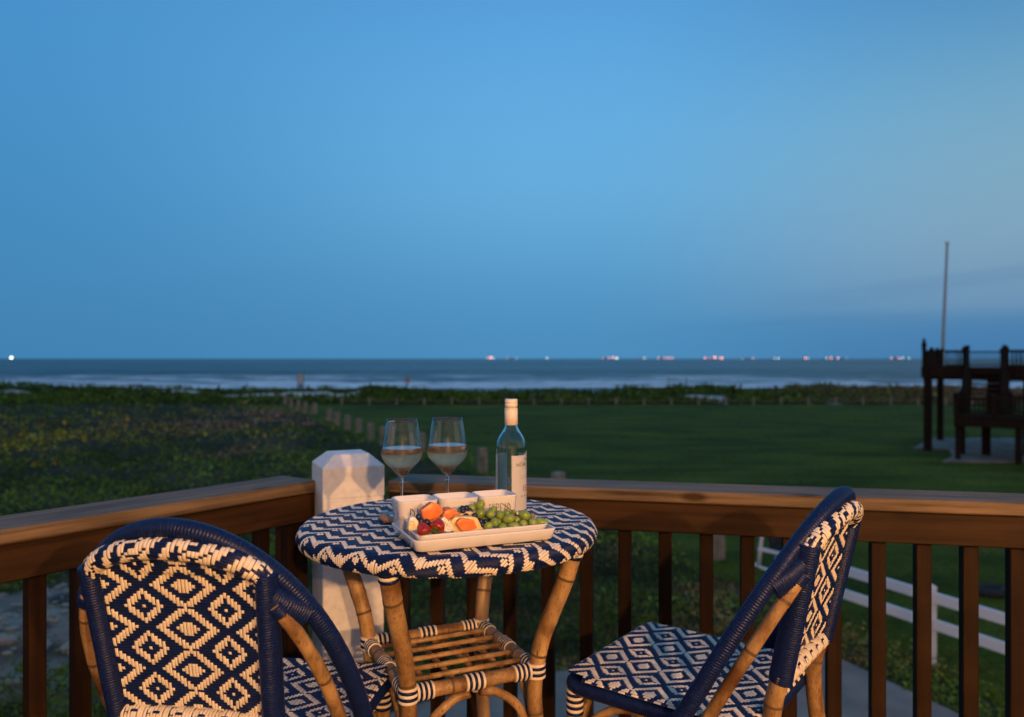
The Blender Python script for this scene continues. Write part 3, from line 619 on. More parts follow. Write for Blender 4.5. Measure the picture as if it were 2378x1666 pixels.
for i, (x_, y_, z_) in enumerate(LAMP_POS):
    ln_ = thing('porch_lantern', ('lit porch lantern left of the glazed door', 'lit porch lantern right of the glazed door')[i], 'lantern', (x_, y_-.14, z_), group='porch lanterns')
    MB().box((0, .0, 0), (.10, .03, .22)).build('back_plate', M_dark, ln_, False); MB().tube([(0, .01, .12), (0, .08, .17), (0, .14, .14)], .008, 8).build('arm', M_dark, ln_)
    MB().lathe([(.001, .15), (.09, .12), (.09, .11), (.001, .11)], 16).build('hood', M_dark, ln_, True, (0, .14, 0))
    MB().lathe([(.001, -.028), (.015, -.02), (.021, 0), (.015, .02), (.001, .028)], 16).build('bulb', emis('warm_bulb', (1, .62, .3), 9), ln_, True, (0, .14, 0))
    ld = bpy.data.lights.new('lantern_light', 'POINT'); ld.energy = LAMP_W[i]; ld.color = LAMP_COL; ld.shadow_soft_size = .035
    lo = bpy.data.objects.new('lantern_light', ld); COL.objects.link(lo); lo.parent = ln_; lo.location = (0, .14, -.01)

# ------------------------------------------------------------------ railings
ZT = CAMZ-.3675
def railing(name, lab, O, d, n, s0, s1, sbal, capw=.16):
    r_ = thing(name, lab, 'railing', (O.x, O.y, 0), math.atan2(d.y, d.x)); ln = s1-s0; m = (s0+s1)/2
    o = MB().box((0, 0, 0), (ln, capw, .034), bev=.004).build('cap_rail', M_cap, r_, False, (m, capw/2, ZT-.017))
    MB().box((0, 0, 0), (ln, .036, .082), bev=.003).build('top_board', M_board, r_, False, (m, .012+.018, ZT-.034-.003-.041))
    MB().box((0, 0, 0), (ln, .036, .05), bev=.003).build('inner_board', M_board, r_, False, (m, capw-.035, ZT-.034-.03))
    me = None
    for s_ in sbal:
        zt = ZT-.036; zb = -.30
        if me is None: o = MB().box((0, 0, 0), (.037, .037, zt-zb), bev=.0015).build('baluster', M_bal, r_, False, (s_, .052+.0195, (zt+zb)/2)); me = o.data
        else: link('baluster', me, r_, (s_+random.uniform(-.002, .002), .0715, (zt+zb)/2))
    return r_
pw = .181; th = R(24); PC = Vector((-.542, 2.197, 0)); ex = Vector((math.cos(th), math.sin(th), 0)); ey = Vector((-math.sin(th), math.cos(th), 0))
bl1 = [((-.350+.1107*k)+.374)/.979 for k in range(0, 24)]
railing('deck_railing', 'brown wooden railing running right from the white corner post', O1, d1, n1, .0, 2.6, bl1)
bl2 = [.094+.1*k for k in range(-12, 8)]
r2 = railing('deck_railing', 'brown wooden railing running left from the white corner post', O2, d2, n2, -1.6, .845, bl2, .17)
MB().box((0, 0, 0), (.07, .07, ZT-.036+.3), bev=.002).build('end_post', M_board, r2, False, (.815, .09, (ZT-.036-.3)/2))
wp = thing('corner_post', 'thick white painted corner post with chamfered top where the railings meet', 'post', tuple(PC+(ex+ey)*pw/2), th)
zc = CAMZ-.3157
b_ = MB(); h2 = pw/2; e = .03
b_.box((0, 0, (zc-.02+GZ)/2), (pw-.002, pw-.002, zc-.02-GZ), bev=.004); b_.build('shaft', M_paint, wp, False)
b_ = MB(); q = [(-h2, -h2), (h2, -h2), (h2, h2), (-h2, h2)]
b_.add([(x, y, zc-.09) for x, y in q]+[(x, y, zc) for x, y in q]+[(x*(1-.42), y*(1-.42), zc+.034) for x, y in q], [(3, 2, 1, 0)]+[(k*4+i, k*4+(i+1) % 4, k*4+4+(i+1) % 4, k*4+4+i) for k in (0, 1) for i in range(4)]+[(8, 9, 10, 11)])
bevel(b_.build('post_cap', M_paint, wp, False), .003)

# ------------------------------------------------------------------ weaving
def is_white(i, j, P=24, Q=16):
    def near(a, c, p): a = (a-c) % p; return min(a, p-a)
    i1, j1 = near(i, 0, P), near(j, 0, Q); i2, j2 = near(i, P/2, P), near(j, Q/2, Q)
    m1 = i1/5.6+j1/6.6; m2 = i2/9.4+j2/8.6
    return .62 <= m1 <= 1.02 or m1 < .13 or .74 <= m2 <= 1.03 or m2 < .34
def is_zig(i, j):
    def near(a, c, p): a = (a-c) % p; return min(a, p-a)
    tri = abs((i % 16)-8); k = (j+tri) % 10
    if k < 3: return True
    return near(i, 0, 16)/2.2+near(j, 6.5, 10)/1.9 <= 1 or near(i, 8, 16)/2.2+near(j, 6.5, 10)/1.9 <= 1
def weave(mp, ins, ni, nj, pu, pv, u0, v0, pat, lift=.0009):
    """over and under strands: cream floats run along v, navy floats along u; mp(u, v, h) gives the point"""
    cr, nv = MB(), MB()
    cell = {}
    for i in range(ni):
        for j in range(nj):
            u = u0+(i+.5)*pu; v = v0+(j+.5)*pv
            if ins(u, v): cell[i, j] = pat(i, j)
    def strip(mb, a0, a1, c, w, along_v, mi=0):
        L_ = a1-a0; k = max(4, min(9, int(L_/.004)+3)); vs = []
        hs = [-.0005] + [lift]*(k-2) + [-.0005]; ts = [0] + [(.0022+(L_-.0044)*q/(k-3)) if k > 3 else L_/2 for q in range(k-2)] + [L_]
        if k > 4: hs[1] = hs[-2] = lift*.75
        dj = random.uniform(-.0005, .0005); dh = random.uniform(-.0002, .0003)
        for t_, h in zip(ts, hs):
            for x_, e_ in ((-.5, -.0007), (-.3, .0001), (.3, .0001), (.5, -.0007)):
                a = a0+t_; b = c+x_*w+dj; vs.append(mp(b, a, h+e_+dh) if along_v else mp(a, b, h+e_+dh))
        fs = []
        for r_ in range(k-1):
            for q in range(3):
                f = (r_*4+q, r_*4+q+1, r_*4+q+5, r_*4+q+4); fs.append(f if along_v else f[::-1])
        mb.add(vs, fs, mi)
    for i in range(ni):
        j = 0
        while j < nj:
            if cell.get((i, j)) is True:
                e = j
                while cell.get((i, e+1)) is True: e += 1
                strip(cr, v0+j*pv-.25*pv, v0+(e+1)*pv+.25*pv, u0+(i+.5)*pu, pu*.90, True); j = e+1
            else: j += 1
    for j in range(nj):
        i = 0
        while i < ni:
            if cell.get((i, j)) is False:
                e = i
                while cell.get((e+1, j)) is False: e += 1
                strip(nv, u0+i*pu-.2*pu, u0+(e+1)*pu+.2*pu, v0+(j+.5)*pv, pv*.92, False); i = e+1
            else: i += 1
    base = MB()
    for (i, j) in cell:
        u = u0+i*pu; v = v0+j*pv
        base.add([mp(u, v, -.0013), mp(u+pu, v, -.0013), mp(u+pu, v+pv, -.0013), mp(u, v+pv, -.0013)], [(0, 1, 2, 3)])
    return cr, nv, base
M_under = mat('dark_weave_backing', (.006, .010, .035), .7)
def woven(name, par, args, label=None):
    cr, nv, base = weave(*args); p = base.build(name, M_under, par, False)
    tag(cr.build('cream_weave', M_cream, p), kind='stuff'); tag(nv.build('navy_weave', M_navy, p), kind='stuff'); return p

# ------------------------------------------------------------------ bistro chair (origin on the floor under the seat, +y is forward)
CH = dict(hb=.238, hyb=-.090, hty=-.306, htz=.841, hp=.80, hz0=.450, pbx=.131, ptx=.148, pty=-.285, ptz=.764, pby=-.217, rz=.812, ry=-.314, brz=.525, sw=.403, sd=.405)
def hoop_pt(t, kx=1, oy=0, oz=0):
    q = max(0, math.sin(t))**CH['hp']
    return Vector((CH['hb']*math.cos(t)*kx, CH['hyb']+(CH['hty']-CH['hyb'])*q+oy, CH['hz0']+(CH['htz']-CH['hz0'])*q+oz))
def post_pt(sd, z):
    t = (z-.44)/(CH['ptz']-.44); return Vector((sd*(CH['pbx']+(CH['ptx']-CH['pbx'])*t), CH['pby']+(CH['pty']-CH['pby'])*t, z))
def stripe(mb, P, r, pitch=.0058):      # bands of cream and navy cane binding: slots 0 cream, 1 navy
    mb.wrapped(P, r, pitch, .0009, 14, colors=[0, 1])
def make_chair():
    c = thing('bistro_chair', 'x', 'chair')
    hp = [hoop_pt(t) for t in np.linspace(0, math.pi, 90)]
    ext = [Vector((CH['hb'], CH['hyb']+.012, .36))]; ext2 = [Vector((-CH['hb'], CH['hyb']+.012, .36))]
    MB().wrapped(ext+hp+ext2, .0158, .0053, .0009, 14, up=(0, 1, 0)).build('hoop_frame', M_navy, c)
    for sd in (-1, 1):
        # upright, navy bound
        P = [post_pt(sd, z) for z in np.linspace(.515, .775, 12)]
        MB().wrapped(P, .0168, .0044, .0007, 14, ry=1.28, up=(0, 1, 0)).build('back_post', M_navy, c)
        P = spline([post_pt(sd, .53), post_pt(sd, .44), (sd*.15, -.235, .25), (sd*.175, -.29, FZ)], 24)
        MB().cane(P, .0165, 14).build('back_leg', [M_rattan, M_node], c)
        # natural side pole inside the hoop
        tt = [t for t in np.linspace(0.0, .75, 24)]; pts = [hoop_pt(t, .90, -.031, -.014) for t in tt]
        pts = [Vector((pts[0].x, pts[0].y+.01, .34))]+pts
        pts = [Vector((sd*p.x, p.y, p.z)) for p in pts]; MB().cane(pts, .0118, 12, .15, .1).build('side_pole', [M_rattan, M_node], c)
        a = post_pt(sd, .738)+Vector((0, 0, 0)); e_ = hoop_pt(.60, .97, -.010, .0); e_ = Vector((sd*e_.x, e_.y, e_.z))
        MB().wrapped([a, a.lerp(e_, .5)+Vector((0, -.004, 0)), e_], .0170, .0046, .0010, 14, ry=1.35).build('joint_binding', M_navy, c)
        tp = pts[-3:]; MB().wrapped([tp[0], tp[-1]], .0145, .0044, .0007, 12).build('pole_binding', M_navy, c)
        # front leg
        fx_ = sd*(CH['sw']/2-.024); fy_ = CH['sd']/2-.026
        P = spline([(fx_, fy_, .43), (fx_*1.0, fy_+.004, .30), (fx_*1.04, fy_+.012, FZ)], 16)
        fl = MB().cane(P, .0155, 14).build('front_leg', [M_rattan, M_node], c)
        w_ = MB(); Q_ = [Vector((fx_, fy_, .412)), Vector((fx_, fy_+.001, .36))]; stripe(w_, Q_, .0172, .0066); w_.build('leg_binding', [M_cream, M_navy], fl)
        MB().tube(spline([(fx_, fy_-.012, .26), (fx_*.99, fy_-.035, .345), (fx_*.98, fy_-.10, .395), (fx_*.98, fy_-.18, .40)], 18), .009, 10).build('brace', M_rattan, c)
    MB().tube(spline([(-.17, CH['sd']/2-.03, .27), (-.15, CH['sd']/2-.03, .35), (-.09, CH['sd']/2-.03, .395), (.09, CH['sd']/2-.03, .395), (.15, CH['sd']/2-.03, .35), (.17, CH['sd']/2-.03, .27)], 30), .009, 10).build('brace', M_rattan, c)
    # seat frame
    w2, d2_ = CH['sw']/2-.015, CH['sd']/2-.015; cr_ = .03; P = []
    for cx_, cy_, a0 in ((w2-cr_, d2_-cr_, 0), (-w2+cr_, d2_-cr_, 90), (-w2+cr_, -d2_+cr_, 180), (w2-cr_, -d2_+cr_, 270)):
        for a in (0, 22, 45, 68, 90): P.append((cx_+cr_*math.cos(R(a0+a)), cy_+cr_*math.sin(R(a0+a)), .422))
    P.append(P[0]); MB().wrapped(P, .0165, .005, .0008, 12).build('seat_frame', M_navy, c)
    # woven seat, rolled over its edges
    rho = .020; fu, fv = CH['sw']/2-.016, CH['sd']/2-.016
    def fold(a, f, h):
        s_ = abs(a)-f
        if s_ <= 0: return a, h, 1.
        ph = s_/rho; return math.copysign(f+(rho+h)*math.sin(ph), a), (rho+h)*math.cos(ph)-rho, 0
    def mp(u, v, h):
        x_, zx, _ = fold(u, fu, h); y_, zy, _ = fold(v, fv, h); dip = -.006*(1-(u/.2)**2)*(1-(v/.2)**2) if abs(u) < .2 and abs(v) < .2 else 0
        return (x_, y_, .4485+zx+zy-(h if zx and zy else 0)*0-(h if True else 0)+dip+(0 if (abs(u) > fu or abs(v) > fv) else 0)+0*h)
    def mp2(u, v, h):
        x_, zx, _ = fold(u, fu, h); y_, zy, _ = fold(v, fv, h)
        dip = -.006*max(0, 1-(u/.2)**2)*max(0, 1-(v/.2)**2); ins_ = zx if abs(u) > fu else 0; ins2 = zy if abs(v) > fv else 0
        z_ = .4485+dip+ins_+ins2+(h if (abs(u) <= fu and abs(v) <= fv) else 0); return (x_, y_, z_)
    pu = .0052; pv = .0048; ni = int((CH['sw']+.024)/pu); nj = int((CH['sd']+.02)/pv)
    def ins(u, v):
        lim_u = fu+.015 if abs(v) < .15 else fu+.003
        return abs(u) < lim_u and abs(v) < fv+.022 and (abs(u)-fu+.02 < 0 or abs(v)-fv+.02 < 0 or (abs(u)-fu+.02)**2+(abs(v)-fv+.02)**2 < .028**2)
    woven('seat', c, (mp2, ins, ni, nj, pu, pv, -ni*pu/2, -nj*pv/2, lambda i, j: is_white(i-ni//2, j-nj//2+8)))
    # woven back panel between the posts
    def back(u, v, h):
        z_ = v; t = (z_-.44)/(CH['ptz']-.44); y_ = CH['pby']+(CH['pty']-CH['pby'])*t-.006+.012*(1-(u/.14)**2)
        if z_ > CH['ptz']: y_ = CH['pty']+(CH['ry']-CH['pty'])*(z_-CH['ptz'])/(CH['rz']-CH['ptz'])*.6
        return (u*(CH['pbx']+(CH['ptx']-CH['pbx'])*t)/.14, y_-h, z_)
    pu = .00565; pv = .0045; ni = 48; nj = 64; uu = -ni*pu/2; vv = CH['brz']
    def ins_b(u, v): return abs(u) < .132 and v < CH['ptz']+(CH['rz']-CH['ptz'])*max(0, 1-(u/.142)**2)**.6-.004
    woven('backrest', c, (back, ins_b, ni, nj, pu, pv, uu, vv, lambda i, j: is_white(i-12, j-8)))
    # front face of the back, woven strands seen from the seat side
    def backf(u, v, h): p = back(u, v, 0); return (p[0], p[1]+h+.0045, p[2])
    cr, nv, base = weave(backf, ins_b, ni, nj, pu, pv, uu, vv, lambda i, j: is_white(i-12, j-8))
    p = base.build('backrest_front', M_under, c, False); tag(cr.build('cream_weave', M_cream, p), kind='stuff'); tag(nv.build('navy_weave', M_navy, p), kind='stuff')
    # woven rails: map around a tube
    def tube_map(path, r, ry=1.):
        Q = resample(path, .004); D = [0]
        for a, b in zip(Q, Q[1:]): D.append(D[-1]+(b-a).length)
        def f(u, v, h):
            s_ = min(max(u, 0), D[-1]-1e-6); k = min(int(s_/D[-1]*(len(Q)-1)), len(Q)-2); p = Q[k].lerp(Q[k+1], min(1, (s_-D[k])/(D[k+1]-D[k])))
            T = (Q[min(k+2, len(Q)-1)]-Q[max(k-1, 0)]).normalized(); a = Vector((0, 1, 0)); a = (a-T*a.dot(T)).normalized(); b = T.cross(a); q = v/r
            o = p+a*((r+h)*math.cos(q)*ry)+b*((r+h)*math.sin(q)); return tuple(o)
        return f, D[-1]
    arch = [Vector((.143*math.cos(t), CH['pty']+(CH['ry']-CH['pty'])*math.sin(t)**1.2, CH['ptz']+(CH['rz']-CH['ptz'])*math.sin(t)**1.2)) for t in np.linspace(.02, math.pi-.02, 40)]
    f_, ln = tube_map(arch, .0165); nj = 22; pv = 2*math.pi*.0165/nj; ni = int(ln/.0062)
    def pat_r(i, j):
        k = (i+3) % 16
        if k < 8: return not (((i+j) % 5) in (0,) or (2 < k < 6 and (j % 6) in (0, 1, 3)))
        return ((i*2+j) % 11) < 5
    woven('top_rail', c, (f_, lambda u, v: 0 < u < ln, ni, nj, ln/ni, pv, 0, 0, pat_r))
    a, b = post_pt(-1, CH['brz']-.008), post_pt(1, CH['brz']-.008); f_, ln = tube_map([a, b], .0165); ni = int(ln/.0056)
    woven('bottom_rail', c, (f_, lambda u, v: 0 < u < ln, ni, nj, ln/ni, pv, 0, 0, lambda i, j: not ((j % 11) in (3, 4) and (i % 7) < 3 or (j % 11 == 8 and i % 7 > 4))))
    return c
ch = make_chair()
ch['label'] = 'blue and cream woven bistro chair in the left foreground, its backrest towards the viewer'; ch['group'] = 'woven bistro chairs'
ch2 = copy_tree(ch)
ch2['label'] = 'blue and cream woven bistro chair at the right, seen from the side facing the table'
ch.location = (-.476, 1.4756, 0); ch.rotation_euler = (0, 0, R(81.03-90))
ch2.location = (.3795, 1.6365, 0); ch2.rotation_euler = (0, 0, R(143.1-90))

# ------------------------------------------------------------------ bistro table
TC = Vector((-.141, 1.716, 0)); TZ = .74
tb = thing('bistro_table', 'round bistro table with blue and cream woven top and rattan cane legs', 'table', (TC.x, TC.y, 0))
Rf = .308; rho = .0205; rot = R(-30); cr0, sr0 = math.cos(rot), math.sin(rot)
def tmap(u, v, h):
    r = math.hypot(u, v)
    if r < 1e-6: return (0, 0, TZ-.002+h)
    if r <= Rf: rr_, z_ = r, TZ-.002+h
    else:
        ph = (r-Rf)/rho; rr_ = Rf+(rho+h)*math.sin(ph); z_ = TZ-.002-rho+(rho+h)*math.cos(ph)
    x_, y_ = u*rr_/r, v*rr_/r
    return (x_*cr0-y_*sr0, x_*sr0+y_*cr0, z_)
Rm = Rf+rho*2.55; pu = .0052; pv = .0043; ni = int(2*Rm/pu)+1; nj = int(2*Rm/pv)+1
woven('tabletop', tb, (tmap, lambda u, v: math.hypot(u, v) < Rm, ni, nj, pu, pv, -ni*pu/2, -nj*pv/2, is_zig))
MB().lathe([(.001, TZ-.036), (Rf, TZ-.040), (Rf+.008, TZ-.036)], 48).build('underside', M_under, tb)
e1 = Vector((math.cos(R(25)), math.sin(R(25)), 0)); e2 = Vector((-math.sin(R(25)), math.cos(R(25)), 0)); SZ = .4365
cor = [(-1, -1), (1, -1), (1, 1), (-1, 1)]; legs = []
for (a, b) in cor:
    v_ = e1*.142*a+e2*.152*b
    P = spline([v_*1.42+Vector((0, 0, .712)), v_*1.30+Vector((0, 0, .63)), v_*1.09+Vector((0, 0, .52)), v_*1.0+Vector((0, 0, SZ)), v_*.99+Vector((0, 0, .34)), v_*1.15+Vector((0, 0, .12)), v_*1.28+Vector((0, 0, FZ))], 50)
    rr_ = [.0195-.003*min(1, i/20) + (.0012 if i in (11, 27) else 0) for i in range(51)]
    lg = MB().cane(P, rr_, 16, .16, .075).build('leg', [M_rattan_old if (a, b) == (1, 1) else M_rattan, M_node], tb); legs.append(P)
    w_ = MB(); stripe(w_, [P[0], P[1], P[2], P[3]], .0212, .0068); w_.build('leg_binding', [M_cream, M_navy], lg)
def bind(P, t0, t1, r, par):
    Q = resample(P, .002); n = len(Q)-1; w_ = MB(); k = max(1, round(((Q[1]-Q[0]).length*n*(t1-t0))/.0058)); seg = Q[int(t0*n):max(int(t0*n)+2, int(t1*n)+1)]
    w_.wrapped(seg, r, (seg[-1]-seg[0]).length/(2*(k//2)+1), .0009, 14, colors=[0, 1]); w_.build('binding', [M_cream, M_navy], par)
for i in range(4):
    a, b = cor[i], cor[(i+1) % 4]; va, vb = e1*.142*a[0]+e2*.152*a[1], e1*.142*b[0]+e2*.152*b[1]
    dv = (vb-va).normalized(); P = [va+dv*.016+Vector((0, 0, SZ)), vb-dv*.016+Vector((0, 0, SZ))]
    rl_ = MB().cane(P, .0145, 14, .14, .075).build('shelf_rail', [M_rattan_old if i == 1 else M_rattan, M_node], tb)
    bind(P, .0, .15, .0163, rl_); bind(P, .42, .58, .0163, rl_); bind(P, .85, 1.0, .0163, rl_)
    # arched braces under the rail
    mid = (va+vb)/2
    for q_, vv_ in ((-1, va), (1, vb)):
        P2 = spline([mid+dv*q_*.012+Vector((0, 0, SZ-.022)), mid.lerp(vv_, .35)+Vector((0, 0, SZ-.030)), mid.lerp(vv_, .72)+Vector((0, 0, SZ-.075)), vv_*1.0-dv*q_*.012+Vector((0, 0, SZ-.16))], 20)
        br_ = MB().tube(P2, .0095, 12).build('arched_brace', M_rattan, tb); bind(P2, .86, 1.0, .0122, br_)
    lv = -.20; P3 = [va*1.0+dv*.016+Vector((0, 0, SZ+lv)), vb*1.0-dv*.016+Vector((0, 0, SZ+lv))]
# leg collar bindings at the shelf
for P, (a, b) in zip(legs, cor):
    v_ = e1*.142*a+e2*.152*b; w_ = MB(); w_.wrapped([v_+Vector((0, 0, SZ-.016)), v_+Vector((0, 0, SZ+.016))], .0192, .0064, .0009, 16, colors=[0, 1]); w_.build('leg_collar', [M_cream, M_navy], tb)
for k in range(5):
    o_ = e2*(-.152+.304*(k+1)/6); MB().tube([o_-e1*.140+Vector((0, 0, SZ+.005)), o_+e1*.140+Vector((0, 0, SZ+.005))], .0058, 8).build('shelf_slat', M_rattan, tb)
for k in range(4):
    o_ = e1*(-.142+.284*(k+1)/5); MB().tube([o_-e2*.150+Vector((0, 0, SZ-.008)), o_+e2*.150+Vector((0, 0, SZ-.008))], .0058, 8).build('shelf_slat', M_rattan, tb)

# ------------------------------------------------------------------ tray, plate, bowls
ta = R(23); t1 = Vector((math.cos(ta), math.sin(ta), 0)); t2 = Vector((-math.sin(ta), math.cos(ta), 0)); TO = Vector((-.1776, 1.404, 0))
def rrect(w, d, r, n=6):
    out = []
    for cx_, cy_, a0 in ((w/2-r, d/2-r, 0), (-w/2+r, d/2-r, 90), (-w/2+r, -d/2+r, 180), (w/2-r, -d/2+r, 270)):
        for k in range(n+1): a = R(a0+90*k/n); out.append((cx_+r*math.cos(a), cy_+r*math.sin(a)))
    return out
def dish(rings):     # rings: (w, d, r, z); closed top to bottom
    b_ = MB(); vs = []; n = 28
    for (w, d, r, z) in rings: vs += [(x_, y_, z) for x_, y_ in rrect(w, d, r)]
    fs = [(k*n+i, k*n+(i+1) % n, (k+1)*n+(i+1) % n, (k+1)*n+i) for k in range(len(rings)-1) for i in range(n)]
    fs.append(tuple(range(n))[::-1]); fs.append(tuple((len(rings)-1)*n+i for i in range(n))); b_.add(vs, fs); return b_
def dishes(w, d, h, r, th_=.005, flare=.012, floor=.005):
    return dish([(w-2*flare-.01, d-2*flare-.01, r, 0), (w-2*flare, d-2*flare, r, .003), (w-.001, d-.001, r+flare*.5, h-.003), (w-.0005, d-.0005, r+flare*.5, h-.001), (w-.003, d-.003, r+flare*.5, h), (w-2*th_+.002, d-2*th_+.002, r+flare*.3, h), (w-2*th_, d-2*th_, r+flare*.3, h-.0015),
                 (w-2*flare-2*th_+.004, d-2*flare-2*th_+.004, r, floor+.004), (w-2*flare-2*th_-.004, d-2*flare-2*th_-.004, r, floor)])
TW, TD = .292, .186
tcn = TO+t1*TW/2+t2*TD/2
tray = dishes(TW, TD, .024, .012, .005, .006).build('serving_tray', M_ceramic, None, True, (tcn.x, tcn.y, TZ+.001)); tray.rotation_euler = (0, 0, ta)
tag(tray, 'large rectangular white ceramic tray under the plate and bowls', 'tray')
PLW, PLD = .272, .098
pc = TO+t1*(.008+PLW/2)+t2*(.010+PLD/2)
plate = dishes(PLW, PLD, .026, .012, .005, .010).build('serving_plate', M_ceramic, None, True, (pc.x, pc.y, TZ+.0065)); plate.rotation_euler = (0, 0, ta)
tag(plate, 'narrow rectangular white ceramic plate heaped with cut fruit', 'plate')
LET = {'D': [[(0, 0), (0, 1)], [(0, 1), (.42, .75), (.52, .45), (.35, .12), (0, 0)]], 'I': [[(.1, 0), (.12, 1)]], 'P': [[(0, 0), (0, 1)], [(0, 1), (.4, .92), (.42, .62), (0, .5)]],
       'S': [[(.4, .9), (.2, 1), (.02, .82), (.1, .6), (.35, .42), (.38, .15), (.18, 0), (0, .1)]], 'R': [[(0, 0), (0, 1)], [(0, 1), (.4, .9), (.4, .62), (0, .5), (.42, 0)]],
       'E': [[(.4, 1), (0, 1), (0, 0), (.42, 0)], [(0, .52), (.34, .52)]], 'A': [[(0, 0), (.22, 1), (.46, 0)], [(.08, .38), (.38, .38)]]}
def lettering(word, w, h, name, par, y, zc_, th_=.0006):
    b_ = MB(); step = w/len(word)
    for k, ch_ in enumerate(word):
        for st in LET[ch_]:
            P = [(-w/2+k*step+x_*step*1.3, y, zc_-h/2+z_*h) for x_, z_ in st]; P = spline(P, 12) if len(P) > 2 and ch_ not in 'EA' else [Vector(p) for p in P]
            b_.tube(P, th_, 6)
    b_.v = [(p[0], -BW/2+.0100-.0062*(p[2]/BH)+(p[1]-y)-.0002, p[2]) for p in b_.v]
    return b_.build(name, M_ink, par)
BW = .083; BH = .071
bt = ['cubic white ceramic bowl lettered DIP, leftmost of the three on the tray', 'plain looking cubic white ceramic bowl between the two lettered bowls', 'cubic white ceramic bowl lettered SPREAD, rightmost of the three on the tray']
for k in range(3):
    c_ = TO+t1*(-.001+BW/2+k*.0850)+t2*(.108-k*.004+BW/2-.003); bo = thing('ceramic_bowl', bt[k], 'bowl', (c_.x, c_.y, TZ+.0065), ta, 'three square bowls on the tray')
    dishes(BW, BW-.008, BH, .012, .0045, .006).build('bowl_body', M_ceramic, bo)
    if k == 0: lettering('DIP', .036, .024, 'lettering', bo, 0, BH*.64)
    if k == 2: lettering('SPREAD', .050, .020, 'lettering', bo, 0, BH*.64)

# ------------------------------------------------------------------ fruit
def on(cx, cy, t):      # a measured point carried onto the upright plane t metres behind the plate's front edge
    px, py = 870+cx/5.218, 1110+cy/5.218; dx, dz = (px-PX0)/FPX, -(py-PY0)/FPX; o = TO+t2*(.010+t)
    # (dx*d - o.x, d - o.y) . t2 = 0
    d = (o.x*t2.x+o.y*t2.y)/(dx*t2.x+t2.y); return Vector((dx*d, d, CAMZ+dz*d))
K = .000158
def ellip(rx, rz, M, n=14, seg=18):
    return MB().lathe([(max(1e-4, rx*math.sin(a)), -rz*math.cos(a)) for a in np.linspace(0, math.pi, n)], seg, M)
gb = thing('grape_bunch', 'bunch of green grapes heaped at the right end of the fruit plate', 'grapes', tuple(on(1650, 560, .045)))
gl = gb.location.copy()
G = [(1280, 335, 70, 60, .060, 20), (1175, 372, 66, 48, .068, 70), (1280, 440, 62, 60, .055, 0), (1400, 445, 58, 56, .040, 0), (1440, 395, 46, 44, .062, 0), (1517, 455, 56, 56, .045, 10), (1455, 546, 58, 58, .024, 0), (1375, 592, 62, 50, .022, 60),
     (1550, 602, 60, 50, .018, 75), (1622, 503, 82, 62, .034, 70), (1600, 432, 50, 44, .060, 80), (1682, 432, 46, 42, .066, 0), (1680, 592, 82, 50, .016, 80), (1722, 522, 52, 50, .040, 0), (1802, 568, 58, 56, .018, 0), (1815, 458, 82, 62, .040, -70), (1912, 552, 58, 56, .022, 0), (2022, 545, 90, 60, .026, -80),
     (1345, 500, 56, 52, .062, 0), (1500, 540, 56, 52, .05, 0), (1760, 520, 56, 50, .060, 0), (1860, 545, 56, 50, .055, 0), (1640, 560, 56, 50, .058, 0), (1425, 520, 50, 50, .075, 0), (1950, 590, 52, 50, .050, 0), (1580, 540, 52, 50, .074, 0), (1720, 590, 52, 50, .076, 0), (1850, 600, 50, 50, .078, 0)]
gp = []
for (cx, cy, a, b, t, ang) in G:
    p = on(cx, cy, t); Mx = Matrix.Translation(p-gl) @ Matrix.Rotation(R(ang), 4, 'Y') @ Matrix.Rotation(R(random.uniform(-20, 20)), 4, 'X')
    ellip(b*K, a*K, Mx).build('grape', M_grape, gb); gp.append(p-gl)
st = MB(); hub = on(1730, 460, .05)-gl; hub2 = on(1400, 480, .06)-gl
st.tube(spline([on(1550, 320, .045)-gl, on(1640, 385, .045)-gl, hub], 14), .0008, 6); st.tube(spline([on(1580, 405, .046)-gl, on(1620, 375, .045)-gl, on(1660, 400, .045)-gl], 10), .0006, 6)
st.tube(spline([hub, (hub+hub2)/2+Vector((0, 0, -.004)), hub2], 12), .0009, 6)
for p in gp: st.tube([p, p.lerp(hub if p.x > (hub.x+hub2.x)/2 else hub2, .6), hub if p.x > (hub.x+hub2.x)/2 else hub2], .0006, 5)
st.build('stem', M_stem, gb); ellip(35*K, 40*K, Matrix.Translation(on(1912, 467, .045)-gl)).build('withered_grape', mat('withered_grape_skin', (.20, .17, .07), .6), gb)
BL = iter(['topmost blueberry in the clump at the left end of the plate', 'blueberry just below the topmost one left of the strawberries', 'blueberry under the largest melon chunk, nearest it', 'blueberry resting right above the small front strawberry', 'blueberry between the two strawberries at the back', 'blueberry beside the white fruit wedge, low in the left clump',
 'leftmost upper blueberry in the cluster before the middle bowl', 'topmost blueberry in the cluster before the middle bowl', 'blueberry at the front of the cluster before the middle bowl', 'lowest left blueberry in the cluster before the middle bowl', 'rightmost blueberry in the cluster, touching the green grapes', 'blueberry in the centre of the cluster before the middle bowl',
 'blueberry peeping over the broad pale melon slice, left one', 'blueberry peeping over the right end of the broad pale slice', 'blueberry beside the right tip of the broad pale slice', 'blueberry nearly under the leftmost grapes', 'lowest blueberry beside the front left grape', 'blueberry behind the broad pale slice, highest of its row', 'blueberry hidden deepest among the left grapes',
 'blueberry above the larger strawberry beside the dragon fruit slice', 'blueberry between the small melon wedge and the strawberries'])
def berry(cx, cy, t, r, lab, grp):
    lab = next(BL)
    p = on(cx, cy, t); b_ = ellip(r*K, r*K*.92, Matrix.Rotation(R(random.uniform(-60, 60)), 4, 'X') @ Matrix.Rotation(R(random.uniform(-60, 60)), 4, 'Y'), 10, 14)
    o = b_.build('blueberry', M_blue, None, True, tuple(p)); tag(o, lab, 'blueberry', grp)
